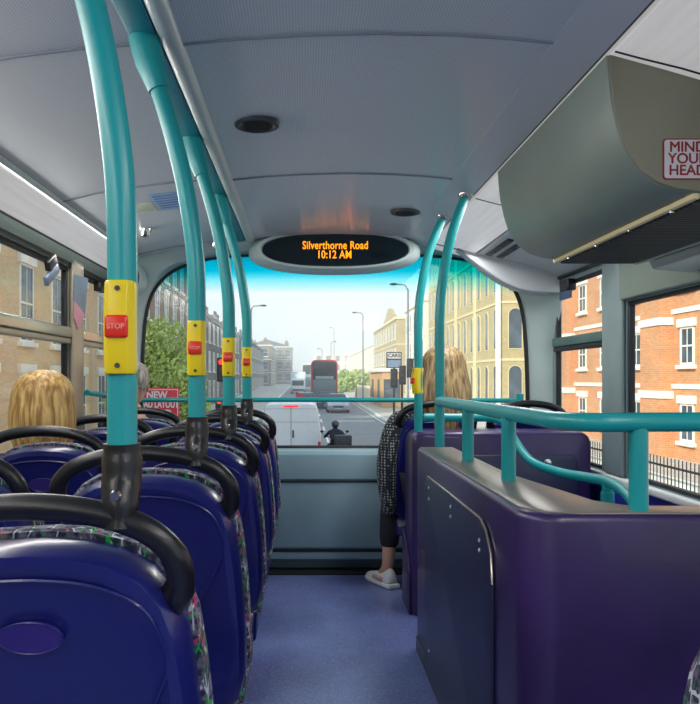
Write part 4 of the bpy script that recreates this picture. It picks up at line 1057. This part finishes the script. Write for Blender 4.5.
for a_, b_ in zip(rings, rings[1:]):
    n_ = len(a_)
    for i in range(n_): g.bm.faces.new([a_[i], a_[(i+1) % n_], b_[(i+1) % n_], b_[i]])
g.bm.faces.new(rings[0][::-1]); g.bm.faces.new(rings[-1]); g.build('body', VANW, van, angle=50)
G().box(-0.008, 0.008, -0.006, 0.004, 0.55, 2.36).build('door_seam', DGREY, van)
g = G(); g.box(-0.86, 0.86, -0.006, 0.004, 2.28, 2.292); g.box(-0.92, 0.92, -0.006, 0.004, 1.76, 1.775); g.build('panel_crease', GALV, van)
G().box(-0.25, 0.25, -0.03, 0.01, 2.36, 2.42).build('brake_light', TAILR, van, bevel=0.01)
G().box(0.05, 0.10, -0.04, 0.0, 1.15, 1.45).build('door_handle', DGREY, van, bevel=0.01)
G().box(-0.98, 0.98, -0.15, 0.1, 0.35, 0.62).build('rear_bumper', DGREY, van, bevel=0.04)
for s_ in (-1, 1): G().box(s_*0.97-0.05, s_*0.97+0.05, -0.02, 0.08, 0.62, 1.0).build('tail_light', ROADSIGN, van, bevel=0.02)
wheels(van, (-0.88, 0.88), (1.1, 4.7), 0.34)
van.scale = (1, 1, 0.87)
# double-decker ahead
def decker(label, x, y, colm, glass_top, w_=1.25, h=4.4, ln=10, f=1):
    b = thing('double_decker_bus', label, 'bus', (x, y, gz(y)))
    G().prism([(-w_, 0.35), (-w_, h-0.35), (-w_+0.12, h-0.08), (-w_+0.4, h), (w_-0.4, h), (w_-0.12, h-0.08), (w_, h-0.35), (w_, 0.35)], 0, ln).build('body', colm, b, bevel=0.1, bseg=3)
    G().prism([(-w_+0.14, 2.55), (-w_+0.14, h-0.3), (-w_+0.3, h-0.16), (w_-0.3, h-0.16), (w_-0.14, h-0.3), (w_-0.14, 2.55)], -0.04, 0.02).build('upper_window', CARGLASS, b, bevel=0.02)
    G().box(-w_+0.14, w_-0.14, -0.05, 0.02, 0.75, 2.5).build('lower_panel', M('bus_grey_panel', (105, 128, 140), 0.35), b, bevel=0.03)
    G().box(-0.85, 0.85, -0.07, 0.0, 2.56, 2.86).build('number_blind', M('blind_pale', (165, 180, 190), 0.5), b, bevel=0.02)
    for s_ in (-1, 1): G().box(s_*1.0-0.14, s_*1.0+0.14, -0.08, 0.0, 0.75, 1.1).build('lamp', YEL if s_ > 0 else ROADSIGN, b, bevel=0.02)
    for k in range(5):
        for s_ in (-1, 1):
            G().box(s_*w_-0.02, s_*w_+0.02, 0.6+k*1.8, 2.2+k*1.8, 2.7, 3.8).build('side_window', CARGLASS, b)
    wheels(b, (-w_+0.15, w_-0.15), (2.2, 8.0), 0.48, 0.28)
decker('red double-decker bus ahead in the middle of the street', (324.5-305)/760*72, 72, BUSRED, True)
decker('pale double-decker bus behind the white lorry', (309-305)/760*128, 128, STUCCO, True, w_=1.2, h=4.6)
# white lorry
lo = thing('lorry', 'white box lorry left of the red bus', 'lorry', ((298-305)/760*112, 112, gz(112)))
G().box(-1.1, 1.1, 1.6, 8, 0.7, 3.3).build('cargo_box', VANW, lo, bevel=0.05)
G().prism([(0, 0.4), (0, 1.2), (0.25, 2.2), (1.55, 2.4), (1.55, 0.4)], -1.0, 1.0, 'X').build('cab', VANW, lo, bevel=0.08)
G().box(-0.85, 0.85, -0.03, 0.20, 1.25, 2.0).build('windscreen', CARGLASS, lo, bevel=0.02)
G().box(-0.9, 0.9, -0.1, 0.05, 0.45, 0.75).build('bumper', DGREY, lo, bevel=0.03)
wheels(lo, (-0.95, 0.95), (1.0, 6.0), 0.42, 0.25)
def car(label, colm, x, y, f=1):
    c = thing('car', label, 'car', (x, y, gz(y)))
    G().prism([(0, 0.28), (-0.02, 0.60), (0.15, 0.78), (1.15, 0.95), (3.6, 0.98), (4.2, 0.9), (4.25, 0.3), (4.1, 0.22), (0.1, 0.22)], -0.88, 0.88, 'X').build('body', colm, c, bevel=0.09, bseg=3)
    g = G(); lo_ = [(1.05, 0.93), (3.95, 0.95)]; A = [(-0.80, 1.05, 0.92), (0.80, 1.05, 0.92), (0.80, 4.0, 0.94), (-0.80, 4.0, 0.94), (-0.62, 1.85, 1.44), (0.62, 1.85, 1.44), (0.62, 3.3, 1.44), (-0.62, 3.3, 1.44)]
    g.poly(A, [(0, 1, 5, 4), (1, 2, 6, 5), (2, 3, 7, 6), (3, 0, 4, 7), (4, 5, 6, 7), (0, 3, 2, 1)]); g.build('greenhouse', CARGLASS, c, bevel=0.05)
    G().box(-0.61, 0.61, 1.9, 3.3, 1.43, 1.49).build('roof', colm, c, bevel=0.03)
    for s_ in (-1, 1):
        G().box(s_*0.66-0.17, s_*0.66+0.17, -0.04, 0.15, 0.56, 0.74).build('headlamp', LAMPW, c, bevel=0.03)
        G().box(s_*0.97-0.08, s_*0.97+0.08, 1.2, 1.4, 0.93, 1.06).build('door_mirror', colm, c, bevel=0.03)
    G().box(-0.4, 0.4, -0.05, 0.05, 0.42, 0.60).build('grille', DGREY, c, bevel=0.02)
    G().box(-0.26, 0.26, -0.07, -0.04, 0.30, 0.41).build('number_plate', SIGNW, c)
    wheels(c, (-0.80, 0.80), (0.85, 3.45), 0.31)
car('silver car coming towards the bus, nearest of the cars', CARSIL, (338.5-305)/760*60, 60)
car('blue-grey car behind the silver car', CARBLU, (327-305)/760*67, 66.5)
car('pale car at the left of the blue-grey car, partly hidden', CARSIL, (315-305)/760*62-0.7, 63.5)
# red barrier
rb = thing('road_barrier', 'red and white road works barrier by the bus', 'barrier', ((308-305)/760*62-0.6, 60, gz(60)))
G().prism([(-0.35, 0.9), (0.35, 0.75), (0.35, 1.35), (-0.35, 1.7)], -0.03, 0.03).build('panel', ROADSIGN, rb, smooth=False)
G().lathe([(0.10, -0.05), (0.10, -0.03)], (-0.12, 0, 1.15), 16, 'Y').build('white_disc', SIGNW, rb)
for s_ in (-0.3, 0.3): G().tube([(s_, 0, 0), (s_, 0, 1.0)], 0.03, seg=8).build('leg', IRON, rb)
# motorcyclist
ym = 24.5; xm = (336-305)/760*ym
mc = thing('motorcycle', 'dark motorcycle with a large top box beside the white van', 'motorcycle', (xm, ym, gz(ym)))
G().prism([(0.1, 0.45), (0.0, 0.75), (0.7, 0.8), (1.1, 1.0), (1.5, 0.85), (1.4, 0.45)], -0.16, 0.16, 'X').build('body', DGREY, mc, bevel=0.05)
wheels(mc, (0,), (0.1, 1.5), 0.31, 0.12)
G().box(-0.05, 0.50, -0.25, 0.15, 0.80, 1.22).build('top_box', DGREY, mc, bevel=0.03)
G().tube([(-0.38, 1.15, 1.08), (0, 1.25, 1.05), (0.38, 1.15, 1.08)], 0.018, seg=8).build('handlebar', IRON, mc)
for s_ in (-1, 1):
    G().tube([(s_*0.32, 1.2, 1.08), (s_*0.42, 1.2, 1.22)], 0.01, seg=6).build('mirror_stalk', IRON, mc)
    G().blob((s_*0.43, 1.2, 1.25), (0.06, 0.015, 0.04)).build('mirror', IRON, mc)
rd = thing('person', 'motorcyclist in a dark helmet and jacket riding away', 'person', (xm, ym+0.45, gz(ym)))
Jr = {'pel': ((0, 0, 0.88), (0.15, 0.12)), 'che': ((0, 0.10, 1.22), (0.18, 0.12)), 'nek': ((0, 0.16, 1.38), 0.06), 'hed': ((0, 0.20, 1.48), 0.08)}
Er = [('pel', 'che'), ('che', 'nek'), ('nek', 'hed')]
for s_ in (-1, 1):
    Jr['sh%d' % s_] = ((s_*0.19, 0.12, 1.28), 0.065); Jr['el%d' % s_] = ((s_*0.34, 0.35, 1.10), 0.05); Jr['ha%d' % s_] = ((s_*0.33, 0.68, 1.09), 0.04)
    Jr['kn%d' % s_] = ((s_*0.24, 0.45, 0.78), 0.075); Jr['fo%d' % s_] = ((s_*0.24, 0.25, 0.35), 0.05)
    Er += [('che', 'sh%d' % s_), ('sh%d' % s_, 'el%d' % s_), ('el%d' % s_, 'ha%d' % s_), ('pel', 'kn%d' % s_), ('kn%d' % s_, 'fo%d' % s_)]
skin('body', Jr, Er, JACKET, rd)
G().blob((0, 0.2, 1.53), (0.135, 0.155, 0.14), 20).build('helmet', M('helmet_dark', (44, 52, 66), 0.2, coat=0.6), rd)

# haze over the distant street
m = bpy.data.materials.new('street_haze'); m.use_nodes = True; n_ = m.node_tree.nodes; n_.clear()
o_ = n_.new('ShaderNodeOutputMaterial'); v_ = n_.new('ShaderNodeVolumeScatter'); v_.inputs['Density'].default_value = 0.0037; v_.inputs['Anisotropy'].default_value = 0.0; v_.inputs['Color'].default_value = (0.98, 0.99, 1, 1)
m.node_tree.links.new(v_.outputs[0], o_.inputs['Volume'])
hz = G().box(-40, 40, 28, 300, -4, 22).build('haze', m, smooth=False)
tag(hz, 'pale morning haze over the far end of the street', 'haze', kind='stuff')
